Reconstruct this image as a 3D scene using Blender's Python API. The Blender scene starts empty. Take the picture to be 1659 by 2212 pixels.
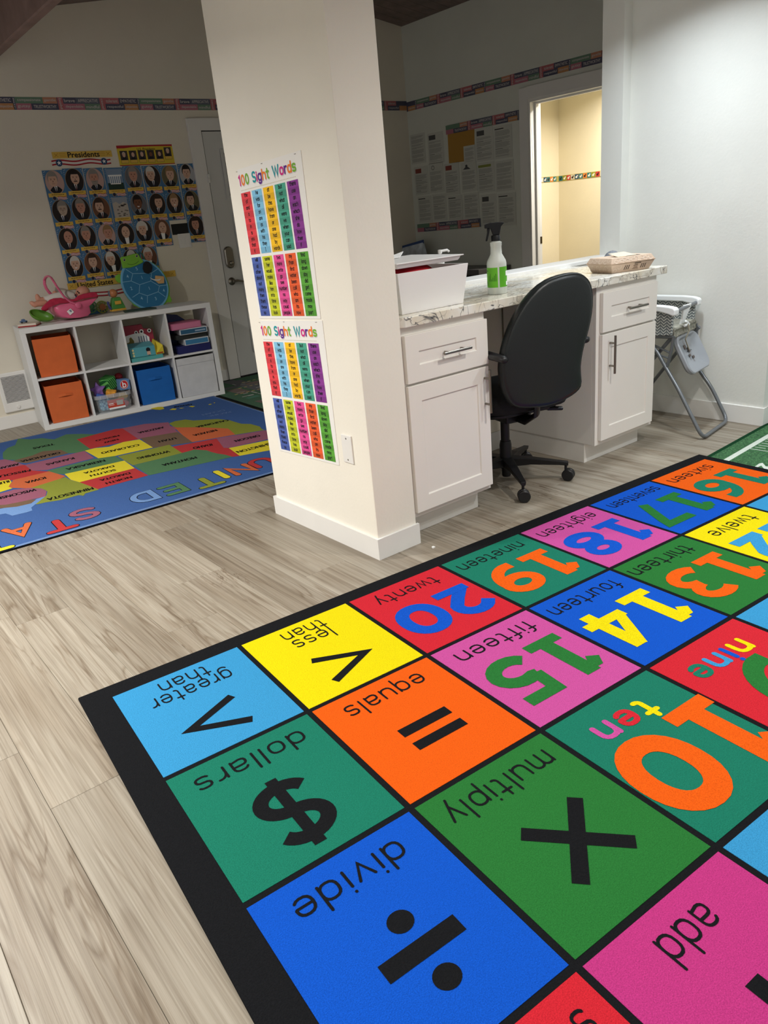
import bpy, bmesh, math, random
from mathutils import Vector, Matrix
random.seed(11)
C = bpy.context.scene.collection
SC = bpy.context.scene
R = math.radians
# ---------------------------------------------------------------- camera
FPX, IW, IH = 1624.2, 1659, 2212
CAM = Vector((-0.46546, -2.11537, 1.30830))
RB = ((0.776181, -0.623962, -0.090633), (-0.295972, -0.233645, -0.926181), (0.556726, 0.745709, -0.366026))
cd = bpy.data.cameras.new('camera'); cam = bpy.data.objects.new('camera', cd); C.objects.link(cam)
cd.sensor_fit = 'HORIZONTAL'; cd.sensor_width = 36.0; cd.lens = FPX * 36.0 / IW; cd.clip_start = 0.02; cd.clip_end = 60
cam.matrix_world = Matrix(((RB[0][0], -RB[1][0], -RB[2][0], CAM.x), (RB[0][1], -RB[1][1], -RB[2][1], CAM.y),
                           (RB[0][2], -RB[1][2], -RB[2][2], CAM.z), (0, 0, 0, 1)))
SC.camera = cam
# ---------------------------------------------------------------- world, lights, exposure
W = bpy.data.worlds.new('world'); SC.world = W; W.use_nodes = True
W.node_tree.nodes['Background'].inputs[0].default_value = (0.97, 1.0, 0.97, 1)
W.node_tree.nodes['Background'].inputs[1].default_value = 0.33
SC.view_settings.view_transform = 'Standard'; SC.view_settings.look = 'None'
SC.view_settings.exposure = 0.45; SC.view_settings.gamma = 1.0; SC.view_settings.use_curve_mapping = False
def downlight(name, x, y, z, power, col, size=0.13, spread=150):
    l = bpy.data.lights.new(name, 'AREA'); l.shape = 'DISK'; l.size = size; l.energy = power; l.color = col; l.spread = R(spread)
    o = bpy.data.objects.new(name, l); C.objects.link(o); o.location = (x, y, z); return o
WARM, NEUT, COOL = (1.0, 0.93, 0.83), (1.0, 0.965, 0.91), (0.86, 0.94, 1.0)
downlight('recessed_or_fill_light', -1.7, 0.5, 2.43, 58, NEUT)
downlight('recessed_or_fill_light', -1.1, -1.5, 2.43, 13, NEUT)
downlight('recessed_or_fill_light', 0.6, -2.0, 2.43, 10, NEUT)
downlight('recessed_or_fill_light', 2.0, -1.3, 2.43, 17, NEUT)
downlight('recessed_or_fill_light', 3.02, 0.20, 2.43, 13, COOL, 0.2, 138)
downlight('recessed_or_fill_light', 3.2, -1.7, 2.43, 17, COOL)
downlight('recessed_or_fill_light', -0.9, 1.7, 2.60, 60, NEUT)  # added fill lamp to brighten the back room and shelf, no fixture there
downlight('hall_light', 5.75, 2.15, 2.38, 26, (1.0, 0.965, 0.90))

# ---------------------------------------------------------------- pixel of the frame -> point on a known plane
def _ray(px, py):
    a, b = (px - IW / 2) / FPX, (py - IH / 2) / FPX
    return Vector([RB[0][i] * a + RB[1][i] * b + RB[2][i] for i in range(3)])
def PZ(px, py, z=0.0):
    d = _ray(px, py); return CAM + d * ((z - CAM.z) / d.z)
def PY(px, py, y):
    d = _ray(px, py); return CAM + d * ((y - CAM.y) / d.y)
def PX(px, py, x):
    d = _ray(px, py); return CAM + d * ((x - CAM.x) / d.x)
def PN(px, py, o, n):
    d = _ray(px, py); return CAM + d * ((o - CAM).dot(n) / d.dot(n))

# ---------------------------------------------------------------- materials
def lin(c):
    return tuple((v / 255 / 12.92 if v / 255 <= 0.04045 else ((v / 255 + 0.055) / 1.055) ** 2.4) for v in c)
def delin(c): return tuple(255 * (v * 12.92 if v <= 0.0031308 else 1.055 * v ** (1 / 2.4) - 0.055) for v in c)
MATS = {}
def mat(name, rgb, rough=0.55, metal=0.0, var=0.0, vscale=20, bump=0.0, bscale=200, spec=0.5, alpha=1.0, trans=0.0, emit=0, coat=0.0, ior=1.45):
    if name in MATS: return MATS[name]
    m = bpy.data.materials.new(name); m.use_nodes = True; nt = m.node_tree; b = nt.nodes['Principled BSDF']
    c = (*lin(rgb), 1)
    b.inputs['Base Color'].default_value = c; b.inputs['Roughness'].default_value = rough; b.inputs['Metallic'].default_value = metal
    b.inputs['Specular IOR Level'].default_value = spec; b.inputs['Alpha'].default_value = alpha; b.inputs['IOR'].default_value = ior
    b.inputs['Transmission Weight'].default_value = trans; b.inputs['Coat Weight'].default_value = coat
    if var or bump:
        tc = nt.nodes.new('ShaderNodeTexCoord')
    if var:
        n = nt.nodes.new('ShaderNodeTexNoise'); n.inputs['Scale'].default_value = vscale; n.inputs['Detail'].default_value = 4
        nt.links.new(tc.outputs['Object'], n.inputs['Vector'])
        mr = nt.nodes.new('ShaderNodeMapRange'); mr.inputs[1].default_value = 0.3; mr.inputs[2].default_value = 0.7
        mr.inputs[3].default_value = 1 - var; mr.inputs[4].default_value = 1 + var; nt.links.new(n.outputs['Fac'], mr.inputs[0])
        mx = nt.nodes.new('ShaderNodeVectorMath'); mx.operation = 'SCALE'; mx.inputs[0].default_value = c[:3]
        nt.links.new(mr.outputs[0], mx.inputs['Scale']); nt.links.new(mx.outputs[0], b.inputs['Base Color'])
    if bump:
        n2 = nt.nodes.new('ShaderNodeTexNoise'); n2.inputs['Scale'].default_value = bscale; n2.inputs['Detail'].default_value = 2
        nt.links.new(tc.outputs['Object'], n2.inputs['Vector'])
        bp = nt.nodes.new('ShaderNodeBump'); bp.inputs['Strength'].default_value = bump; bp.inputs['Distance'].default_value = 0.004
        nt.links.new(n2.outputs['Fac'], bp.inputs['Height']); nt.links.new(bp.outputs[0], b.inputs['Normal'])
    MATS[name] = m; return m
def carpet(name, rgb):
    rgb = delin([v * 0.67 for v in lin(rgb)])
    return mat('carpet_' + name, rgb, 0.95, var=0.22, vscale=420, bump=0.55, bscale=330, spec=0.08)
def paper(name, rgb, rough=0.6):
    return mat('print_' + name, rgb, rough, spec=0.25)

# ---------------------------------------------------------------- mesh building
class MB:
    def __init__(s): s.v = []; s.f = []
    def add(s, vs, fs):
        k = len(s.v); s.v += [tuple(v) for v in vs]; s.f += [tuple(i + k for i in f) for f in fs]; return s
    def box(s, x0, y0, z0, x1, y1, z1):
        return s.add([(x0, y0, z0), (x1, y0, z0), (x1, y1, z0), (x0, y1, z0), (x0, y0, z1), (x1, y0, z1), (x1, y1, z1), (x0, y1, z1)],
                     [(0, 3, 2, 1), (4, 5, 6, 7), (0, 1, 5, 4), (1, 2, 6, 5), (2, 3, 7, 6), (3, 0, 4, 7)])
    def obox(s, o, ex, ey, ez, a, b, c, d, e, f):            # box in an oriented frame
        P = lambda x, y, z: o + ex * x + ey * y + ez * z
        return s.add([P(a, b, c), P(d, b, c), P(d, e, c), P(a, e, c), P(a, b, f), P(d, b, f), P(d, e, f), P(a, e, f)],
                     [(0, 3, 2, 1), (4, 5, 6, 7), (0, 1, 5, 4), (1, 2, 6, 5), (2, 3, 7, 6), (3, 0, 4, 7)])
    def poly(s, pts): return s.add(pts, [tuple(range(len(pts)))])
    def prism(s, pts, d):                                     # polygon extruded along vector d
        n = len(pts); d = Vector(d)
        return s.add([Vector(p) for p in pts] + [Vector(p) + d for p in pts],
                     [tuple(range(n))[::-1], tuple(range(n, 2 * n))] + [(i, (i + 1) % n, n + (i + 1) % n, n + i) for i in range(n)])
    def loft(s, rings, cap0=True, cap1=True, closed=True):
        n = len(rings[0]); k = len(s.v)
        for r in rings: s.v += [tuple(p) for p in r]
        for a in range(len(rings) - 1):
            for i in range(n if closed else n - 1):
                j = (i + 1) % n
                s.f.append((k + a * n + i, k + a * n + j, k + (a + 1) * n + j, k + (a + 1) * n + i))
        if cap0: s.f.append(tuple(k + i for i in range(n))[::-1])
        if cap1: s.f.append(tuple(k + (len(rings) - 1) * n + i for i in range(n)))
        return s
    def tube(s, path, r, n=10, closed=False, flat=1.0, cap=True):
        P = [Vector(p) for p in path]; m = len(P); rings = []; up = None
        for i in range(m):
            a, b = (P[(i - 1) % m], P[(i + 1) % m]) if closed else (P[max(i - 1, 0)], P[min(i + 1, m - 1)])
            t = (b - a).normalized()
            if up is None: up = t.orthogonal().normalized()
            up = (up - t * up.dot(t)).normalized(); w = t.cross(up)
            rr = r[i] if isinstance(r, (list, tuple)) else r
            rings.append([P[i] + up * (math.cos(2 * math.pi * q / n) * rr) + w * (math.sin(2 * math.pi * q / n) * rr * flat) for q in range(n)])
        if closed: rings.append(rings[0])
        return s.loft(rings, cap and not closed, cap and not closed)
    def lathe(s, prof, o=(0, 0, 0), n=24, ax=None):
        o = Vector(o); ez = Vector(ax or (0, 0, 1)).normalized(); ex = ez.orthogonal().normalized(); ey = ez.cross(ex)
        rings = [[o + ez * z + (ex * math.cos(2 * math.pi * q / n) + ey * math.sin(2 * math.pi * q / n)) * max(r, 1e-5) for q in range(n)] for r, z in prof]
        return s.loft(rings)
    def ball(s, c, rx, ry=None, rz=None, n=16, m=10, M=None):
        ry = ry or rx; rz = rz or rx; c = Vector(c); rings = []
        for a in range(m + 1):
            t = math.pi * a / m
            ring = []
            for q in range(n):
                p = 2 * math.pi * q / n
                v = Vector((rx * max(math.sin(t), 1e-4) * math.cos(p), ry * max(math.sin(t), 1e-4) * math.sin(p), -rz * math.cos(t)))
                if M is not None: v = M @ v
                ring.append(c + v)
            rings.append(ring)
        return s.loft(rings)
    def flat(s, fr, geo, h=0.0, ox=0.0, oy=0.0, sc=1.0):      # 2-D geometry (verts, faces) laid on a frame
        vs, fs = geo
        return s.add([fr(ox + v[0] * sc, oy + v[1] * sc, h + (v[2] if len(v) > 2 else 0.0)) for v in vs], fs)
ORG = {}
def _mesh(name, mb, m, org=None, bevel=0.0, smooth=False, seg=2, weld=False):
    me = bpy.data.meshes.new(name); o3 = org or Vector((0, 0, 0))
    me.from_pydata([(v[0] - o3[0], v[1] - o3[1], v[2] - o3[2]) for v in mb.v], [], mb.f)
    bm = bmesh.new(); bm.from_mesh(me)
    if weld or bevel: bmesh.ops.remove_doubles(bm, verts=bm.verts, dist=1e-5)
    if smooth or bevel: bmesh.ops.recalc_face_normals(bm, faces=bm.faces)
    if bevel:
        es = [e for e in bm.edges if len(e.link_faces) == 2 and e.calc_face_angle(0) > 0.5]
        bmesh.ops.bevel(bm, geom=es, offset=bevel, offset_type='OFFSET', segments=seg, profile=0.5, affect='EDGES', clamp_overlap=True)
    bm.to_mesh(me); bm.free()
    if smooth:
        for p in me.polygons: p.use_smooth = True
        try: me.set_sharp_from_angle(angle=R(smooth if smooth is not True and smooth > 1 else 40))
        except Exception: pass
    me.materials.append(m); return me
def obj(name, mb, m, parent=None, **kw):
    org = ORG.get(parent.name) if parent else None
    o = bpy.data.objects.new(name, _mesh(name, mb, m, org, **kw)); C.objects.link(o)
    if parent: o.parent = parent; ORG[o.name] = org or Vector((0, 0, 0))
    return o
def tag(o, label, cat, group=None):
    o['label'] = label; o['category'] = cat
    if group: o['group'] = group
    return o
def thing(name, label, cat, loc, group=None, rz=None):        # Empty at the base; rz=None: parts given in world coordinates
    o = bpy.data.objects.new(name, None); C.objects.link(o); o.empty_display_size = 0.05; o.location = loc
    if rz is not None: o.rotation_euler = (0, 0, rz); ORG[o.name] = Vector((0, 0, 0))
    else: ORG[o.name] = Vector(loc)
    return tag(o, label, cat, group)
def solo(name, mb, m, label, cat, loc, group=None, rz=0.0, **kw):   # a thing that is one mesh
    o = bpy.data.objects.new(name, _mesh(name, mb, m, Vector(loc), **kw)); C.objects.link(o); o.location = loc
    ORG[o.name] = Vector(loc); return tag(o, label, cat, group)
def struct(name, mb, m, parent=None, **kw):
    o = obj(name, mb, m, parent, **kw)
    if not parent: o['kind'] = 'structure'; ORG[o.name] = Vector((0, 0, 0))
    return o
def copy_tree(o, parent=None):
    c = o.copy(); C.objects.link(c)
    if parent: c.parent = parent
    for ch in list(o.children): copy_tree(ch, c)
    return c

# ---------------------------------------------------------------- frames and flat lettering
def frame(o, ex, ey):
    o = Vector(o); ex = Vector(ex).normalized(); ey = Vector(ey); ey = (ey - ex * ey.dot(ex)).normalized(); ez = ex.cross(ey)
    return lambda x, y, h=0.0: o + ex * x + ey * y + ez * h
def rect(x0, y0, x1, y1): return ([(x0, y0), (x1, y0), (x1, y1), (x0, y1)], [(0, 1, 2, 3)])
def pgon(pts): return (list(pts), [tuple(range(len(pts)))])
def oval(cx, cy, rx, ry, n=24): return pgon([(cx + rx * math.cos(2 * math.pi * i / n), cy + ry * math.sin(2 * math.pi * i / n)) for i in range(n)])
def arc(cx, cy, rx, ry, a0, a1, n=9, p=2.0):
    out = []
    for i in range(n + 1):
        t = R(a0 + (a1 - a0) * i / n); c, s_ = math.cos(t), math.sin(t)
        out.append((cx + rx * math.copysign(abs(c) ** (2 / p), c), cy + ry * math.copysign(abs(s_) ** (2 / p), s_)))
    return out
def ribbon(pts, w, closed=False, cap='round', nc=5):
    P = [Vector((p[0], p[1], 0)) for p in pts]; Q = [P[0]]
    for p in P[1:]:
        if (p - Q[-1]).length > 1e-5: Q.append(p)
    if closed and (Q[0] - Q[-1]).length < 1e-4: Q.pop()
    P = Q; n = len(P); vs = []; fs = []
    for i in range(n):
        a = P[i] - P[i - 1] if (i > 0 or closed) else P[1] - P[0]
        b = P[(i + 1) % n] - P[i] if (i < n - 1 or closed) else P[-1] - P[-2]
        a = a.normalized(); b = b.normalized(); na = Vector((-a.y, a.x, 0)); nb = Vector((-b.y, b.x, 0)); m = (na + nb)
        m = m.normalized() if m.length > 1e-4 else na
        k = min(1 / max(m.dot(na), 0.35), 2.0) * w / 2
        vs += [(P[i] + m * k)[:2], (P[i] - m * k)[:2]]
    for i in range(n if closed else n - 1):
        j = (i + 1) % n; fs.append((2 * i, 2 * i + 1, 2 * j + 1, 2 * j))
    if cap == 'round' and not closed:
        for p, d in ((P[0], P[0] - P[1]), (P[-1], P[-1] - P[-2])):
            a0 = math.atan2(d.y, d.x) - math.pi / 2; k = len(vs)
            vs += [(p.x + math.cos(a0 + math.pi * q / nc) * w / 2, p.y + math.sin(a0 + math.pi * q / nc) * w / 2) for q in range(nc + 1)]
            fs.append(tuple(range(k, k + nc + 1)))
    return vs, fs
_S = 2.5
def _g():
    ring = arc(.5, .5, .43, .5, 90, 450, 16, _S)
    G = {}
    G['a'] = (1.0, [arc(.5, .63, .4, .37, 155, 0, 8, _S) + [(.9, 0)], [(.9, .56), (.45, .56)] + arc(.42, .28, .34, .28, 90, 270, 7, _S) + [(.9, .1)]])
    G['A'] = (1.0, [ring, [(.93, 1), (.93, 0)]])
    G['b'] = (1.0, [[(.07, 1.5), (.07, 0)], ring]); G['c'] = (.95, [arc(.5, .5, .43, .5, 50, 310, 12, _S)])
    G['d'] = (1.0, [[(.93, 1.5), (.93, 0)], ring]); G['e'] = (1.0, [[(.12, .5), (.90, .5)], arc(.5, .5, .43, .5, 2, 320, 14, _S)])
    G['f'] = (.62, [[(.62, 1.5)] + arc(.55, 1.2, .25, .3, 95, 180, 5) + [(.3, 0)], [(.0, 1), (.6, 1)]])
    G['g'] = (1.0, [ring, [(.93, 1), (.93, -.1)] + arc(.5, -.1, .43, .36, 0, -150, 7)])
    arch = arc(.5, .52, .43, .48, 180, 0, 8, _S)
    G['h'] = (1.0, [[(.07, 1.5), (.07, 0)], arch + [(.93, 0)]]); G['i'] = (.2, [[(.1, 0), (.1, 1)], [(.1, 1.33), (.1, 1.36)]])
    G['j'] = (.3, [[(.2, 1), (.2, -.2)] + arc(0, -.2, .2, .25, 0, -80, 4), [(.2, 1.33), (.2, 1.36)]])
    G['k'] = (.85, [[(.07, 1.5), (.07, 0)], [(.8, 1), (.1, .42)], [(.3, .58), (.85, 0)]]); G['l'] = (.2, [[(.1, 1.5), (.1, 0)]])
    G['m'] = (1.5, [[(.07, 1), (.07, 0)], arc(.41, .6, .34, .4, 180, 0, 8, _S) + [(.75, 0)], arc(1.09, .6, .34, .4, 180, 0, 8, _S) + [(1.43, 0)]])
    G['n'] = (1.0, [[(.07, 1), (.07, 0)], arch + [(.93, 0)]]); G['o'] = (1.0, [ring]); G['p'] = (1.0, [[(.07, 1), (.07, -.5)], ring])
    G['q'] = (1.0, [[(.93, 1), (.93, -.5)], ring]); G['r'] = (.6, [[(.07, 1), (.07, 0)], arc(.5, .5, .43, .48, 180, 80, 6)])
    G['s'] = (.9, [arc(.45, .75, .37, .25, 30, 270, 9, _S)[:-1] + arc(.45, .25, .37, .25, 90, -150, 9, _S)])
    G['t'] = (.7, [[(.3, 1.4), (.3, .25)] + arc(.55, .25, .25, .25, 180, 280, 5), [(.0, 1), (.65, 1)]])
    G['u'] = (1.0, [[(.07, 1)] + arc(.5, .48, .43, .48, 180, 360, 8, _S) + [(.93, 1)], [(.93, .5), (.93, 0)]])
    G['v'] = (.9, [[(.04, 1), (.45, 0), (.86, 1)]]); G['w'] = (1.35, [[(.03, 1), (.35, 0), (.67, .95), (1.0, 0), (1.32, 1)]])
    G['x'] = (.85, [[(.05, 1), (.8, 0)], [(.8, 1), (.05, 0)]]); G['y'] = (.9, [[(.04, 1), (.45, 0)], [(.86, 1), (.3, -.5)]])
    G['z'] = (.85, [[(.05, 1), (.8, 1), (.05, 0), (.8, 0)]]); G[' '] = (.6, [])
    G['1'] = (.45, [[(.02, 1.25), (.3, 1.5), (.3, 0)]]); G['0'] = (1.05, [arc(.52, .75, .42, .75, 90, 450, 18)])
    G['S'] = (1.0, [arc(.5, 1.12, .42, .38, 35, 270, 10)[:-1] + arc(.5, .37, .44, .37, 90, -150, 10)])
    G['W'] = (1.7, [[(.05, 1.5), (.45, 0), (.85, 1.35), (1.25, 0), (1.65, 1.5)]])
    G['I'] = (.4, [[(.2, 1.5), (.2, 0)], [(0, 1.5), (.4, 1.5)], [(0, 0), (.4, 0)]])
    return G
GL = _g()
def word2d(s, w=0.17, gap=0.26, round_a=False, cap='round', nc=4):   # stroke lettering, x-height 1, returns geo and width
    vs, fs, x, lay = [], [], 0.0, 0
    for ch in s:
        adv, lines = GL['A' if (ch == 'a' and round_a) else ch]
        for L in lines:
            cl_ = len(L) > 3 and abs(L[0][0] - L[-1][0]) + abs(L[0][1] - L[-1][1]) < 1e-3
            v, f = ribbon([(px + x, py) for px, py in L], w, closed=cl_, cap=cap, nc=nc); k = len(vs); lay = (lay + 1) % 3; vs += [(p[0], p[1], lay * 0.00007) for p in v]; fs += [tuple(i + k for i in q) for q in f]
        x += adv + gap
    return (vs, fs), x - gap
def shift(geo, dx=0, dy=0, sx=1.0, sy=None):
    sy = sx if sy is None else sy
    return [((v[0] * sx) + dx, (v[1] * sy) + dy, *v[2:]) for v in geo[0]], geo[1]
_TC = {}
def text2d(body, offset=0.0, res=3):                            # built-in font, size 1, centred
    key = (body, offset)
    if key in _TC: return _TC[key]
    c = bpy.data.curves.new('lettering', 'FONT'); c.body = body; c.size = 1; c.offset = offset; c.align_x = 'CENTER'; c.align_y = 'CENTER'; c.resolution_u = res
    o = bpy.data.objects.new('lettering', c); C.objects.link(o); bpy.context.view_layer.update()
    me = o.evaluated_get(bpy.context.evaluated_depsgraph_get()).to_mesh()
    g = ([(v.co.x, v.co.y) for v in me.vertices], [tuple(p.vertices) for p in me.polygons])
    bpy.data.objects.remove(o); bpy.data.curves.remove(c)
    xs = [v[0] for v in g[0]] or [0]; ys = [v[1] for v in g[0]] or [0]
    cx, cy = (max(xs) + min(xs)) / 2, (max(ys) + min(ys)) / 2
    g = ([(x - cx, y - cy) for x, y in g[0]], g[1])
    _TC[key] = (g, max(xs) - min(xs), max(ys) - min(ys)); return _TC[key]
def fit(body, w, h, offset=0.0):                                # lettering stretched to w x h
    g, tw, th = text2d(body, offset); return shift(g, 0, 0, w / tw, h / th)
# ================================================================ SETTING
def plank_mat(name, base, dark):
    m = bpy.data.materials.new(name); m.use_nodes = True; nt = m.node_tree; b = nt.nodes['Principled BSDF']; N = nt.nodes.new; L = nt.links.new
    tc = N('ShaderNodeTexCoord'); oi = N('ShaderNodeObjectInfo')
    off = N('ShaderNodeVectorMath'); off.operation = 'SCALE'; off.inputs[0].default_value = (37.0, 91.0, 13.0); L(oi.outputs['Random'], off.inputs['Scale'])
    ad = N('ShaderNodeVectorMath'); ad.operation = 'ADD'; L(tc.outputs['Object'], ad.inputs[0]); L(off.outputs[0], ad.inputs[1])
    def noise(sx, sy, sc, det, dist=0.0):
        mp = N('ShaderNodeMapping'); mp.inputs['Scale'].default_value = (sx, sy, 1); L(ad.outputs[0], mp.inputs['Vector'])
        n = N('ShaderNodeTexNoise'); n.inputs['Scale'].default_value = sc; n.inputs['Detail'].default_value = det; n.inputs['Distortion'].default_value = dist
        n.inputs['Roughness'].default_value = 0.6
        L(mp.outputs[0], n.inputs['Vector']); return n.outputs['Fac']
    def ramp(fac, stops):
        r = N('ShaderNodeValToRGB'); e = r.color_ramp.elements
        while len(e) > 1: e.remove(e[-1])
        e[0].position, e[0].color = stops[0][0], (*lin(stops[0][1]), 1)
        for p, c in stops[1:]:
            q = e.new(p); q.color = (*lin(c), 1)
        L(fac, r.inputs[0]); return r.outputs[0]
    def line(fac, width):
        s = N('ShaderNodeMath'); s.operation = 'SUBTRACT'; s.inputs[1].default_value = 0.5; L(fac, s.inputs[0]); q = N('ShaderNodeMath'); q.operation = 'ABSOLUTE'; L(s.outputs[0], q.inputs[0])
        r = N('ShaderNodeMapRange'); r.inputs[1].default_value = 0; r.inputs[2].default_value = width; r.inputs[3].default_value = 1; r.inputs[4].default_value = 0; L(q.outputs[0], r.inputs[0]); return r.outputs[0]
    def mulf(p, q):
        m_ = N('ShaderNodeMath'); m_.operation = 'MULTIPLY'; L(p, m_.inputs[0]); L(q, m_.inputs[1]); return m_.outputs[0]
    def gate(fac, lo, hi):
        r = N('ShaderNodeMapRange'); r.inputs[1].default_value = lo; r.inputs[2].default_value = hi; L(fac, r.inputs[0]); return r.outputs[0]
    grain = ramp(noise(62, 1.0, 1.0, 8, 0.3), [(0.30, dark), (0.50, base), (0.70, tuple(min(255, v + 10) for v in base))])
    fine = ramp(noise(240, 2.6, 1.0, 4), [(0.36, (226, 222, 217)), (0.56, (255, 255, 255))])
    broad = ramp(noise(7, 0.6, 1.0, 3, 0.6), [(0.34, (226, 220, 214)), (0.56, (255, 255, 255))])
    rings = ramp(mulf(line(noise(13, 1.0, 1.0, 2, 1.2), 0.05), gate(noise(4, 0.8, 1.0, 2), 0.44, 0.6)), [(0.0, (255, 255, 255)), (1.0, (206, 196, 186))])
    crack = ramp(mulf(line(noise(15, 1.3, 1.0, 6, 1.4), 0.015), gate(noise(4, 0.6, 1.0, 2), 0.60, 0.66)), [(0.0, (255, 255, 255)), (0.5, (206, 194, 184)), (1.0, (128, 112, 100))])
    tone = N('ShaderNodeMapRange'); tone.inputs[3].default_value = 0.88; tone.inputs[4].default_value = 1.08; L(oi.outputs['Random'], tone.inputs[0])
    cur = grain
    for x in (fine, broad, rings, crack):
        mx = N('ShaderNodeMix'); mx.data_type = 'RGBA'; mx.blend_type = 'MULTIPLY'; mx.inputs[0].default_value = 0.9
        L(cur, mx.inputs[6]); L(x, mx.inputs[7]); cur = mx.outputs[2]
    sc = N('ShaderNodeVectorMath'); sc.operation = 'SCALE'; L(cur, sc.inputs[0]); L(tone.outputs[0], sc.inputs['Scale'])
    L(sc.outputs[0], b.inputs['Base Color']); b.inputs['Roughness'].default_value = 0.42; b.inputs['Specular IOR Level'].default_value = 0.35
    bp = N('ShaderNodeBump'); bp.inputs['Strength'].default_value = 0.12; bp.inputs['Distance'].default_value = 0.002
    L(noise(220, 4, 1.0, 3), bp.inputs['Height']); L(bp.outputs[0], b.inputs['Normal'])
    return m
M_PL = plank_mat('vinyl_plank', (158, 150, 136), (134, 124, 110))
M_JOINT = mat('plank_joint', (92, 82, 72), 0.8)
floor = struct('floor', MB().box(-3.6, -4.2, -0.06, 6.6, 4.9, -0.004), M_JOINT)
pw, pl = 0.195, 1.22
pme = _mesh('plank', MB().box(-pw / 2 + 0.0004, -pl / 2 + 0.0004, -0.0039, pw / 2 - 0.0004, pl / 2 - 0.0004, 0.0), M_PL, bevel=0.0009, seg=1)
ends = {-3: -0.055, -2: -0.357, 0: 1.24, 1: 0.259, 2: 0.60, 3: 1.21, 4: 0.255}
npl = 0
for c in range(-13, 21):
    xc = 0.105 + pw * (c + 0.5)
    e0 = ends.get(c, (c * 0.457) % pl)
    k0 = math.floor((-1.9 - e0) / pl)
    for k in range(k0, k0 + 7):
        yc = e0 + (k + 0.5) * pl
        if yc - pl / 2 > 4.45 or yc + pl / 2 < -1.9: continue
        if xc > 1.6 and yc < -1.0: continue
        if xc > 2.4 and yc > 1.4: continue
        p = bpy.data.objects.new('plank', pme); C.objects.link(p); p.parent = floor; p.location = (xc, yc, 0); npl += 1
def wall_mat(name, rgb):
    return mat(name, rgb, 0.62, var=0.025, vscale=3, bump=0.16, bscale=70, spec=0.3)
M_WALL = wall_mat('painted_wall', (226, 219, 203)); M_WHITE_WALL = wall_mat('white_wall', (226, 226, 220)); M_HALL = wall_mat('hall_wall', (232, 219, 188))
M_PIL = wall_mat('pillar_paint', (238, 233, 221))
M_TRIM = mat('white_trim', (232, 230, 226), 0.4, var=0.015, vscale=8, spec=0.45)
M_DARKWALL = wall_mat('side_wall', (214, 216, 206))
YB, XS = 4.394, 5.18
struct('wall_back', MB().box(-3.2, YB, 0, XS + 0.12, YB + 0.12, 3.6), M_WALL)
struct('wall_side', MB().box(XS, 2.79, 0, XS + 0.12, YB, 3.6).box(XS, 0.915, 0, XS + 0.12, 1.93, 3.6).box(XS, 1.93, 2.117, XS + 0.12, 2.79, 3.6), M_DARKWALL)
struct('wall_right', MB().box(3.733, -0.148, 0, 3.86, 0.772, 2.46), M_WHITE_WALL)
struct('wall_return', MB().box(3.86, -0.148, 0, 6.4, 0.0, 2.46), M_WHITE_WALL)
struct('wall_jamb', MB().box(3.661, 0.772, 0, XS, 0.915, 3.6), M_WHITE_WALL)
struct('wall_under_counter', MB().box(1.39, 0.80, 0, 3.661, 0.915, 0.93), M_WALL)
struct('wall_header', MB().box(-3.2, 0.80, 2.46, 3.661, 0.915, 3.6), M_WALL)
struct('wall_pillar', MB().box(1.187, 0.155, 0, 1.392, 0.955, 2.46), M_PIL, bevel=0.003)
struct('wall_hall_end', MB().box(XS + 0.12, 3.29, 0, 6.3, 3.4, 2.46), M_HALL)
struct('wall_hall_side', MB().box(6.2, 0.9, 0, 6.3, 3.29, 2.46), M_HALL)
struct('ceiling_hall', MB().box(XS + 0.12, 0.915, 2.46, 6.3, 3.4, 2.5), M_WHITE_WALL)
struct('ceiling_front', MB().box(-3.2, -4.2, 2.455, 6.4, 0.80, 2.52), M_WHITE_WALL)
# vaulted timber ceiling of the back room, built board by board
M_WOOD = mat('ceiling_timber', (116, 100, 94), 0.6, var=0.22, vscale=9, bump=0.2, bscale=60)
M_BEAM = mat('beam_timber', (136, 112, 104), 0.55, var=0.2, vscale=7)
xr, zr, sl = 3.66, 3.245, 0.16
def zc(x): return zr - sl * abs(x - xr)
ceil = struct('ceiling', MB().poly([(1.2, 0.9, zc(1.2) + 0.03), (xr, 0.9, zr + 0.03), (xr, 4.4, zr + 0.03), (1.2, 4.4, zc(1.2) + 0.03)])
              .poly([(xr, 0.9, zr + 0.03), (5.3, 0.9, zc(5.3) + 0.03), (5.3, 4.4, zc(5.3) + 0.03), (xr, 4.4, zr + 0.03)])
              .poly([(-3.2, 0.9, zc(1.2) - 0.37), (1.2, 0.9, zc(1.2) + 0.03), (1.2, 4.4, zc(1.2) + 0.03), (-3.2, 4.4, zc(1.2) - 0.37)]), M_WOOD)
for y in [4.394 - 0.14 * i for i in range(1, 24)]:
    for xa, xb in ((1.2, xr), (xr, 5.18)):
        P = [(xa, y, zc(xa)), (xb, y, zc(xb)), (xb, y + 0.134, zc(xb)), (xa, y + 0.134, zc(xa))]
        o = obj('ceiling_board', MB().prism(P, (0, 0, 0.018)), M_WOOD, ceil)
bp0, bp1 = PZ(115, 20, 2.55), PZ(78, 29, 2.55)
beam = struct('trim_1', MB().box(bp1.x, 1.0, 2.55, bp0.x, YB, 2.86), M_BEAM, bevel=0.008)
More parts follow.
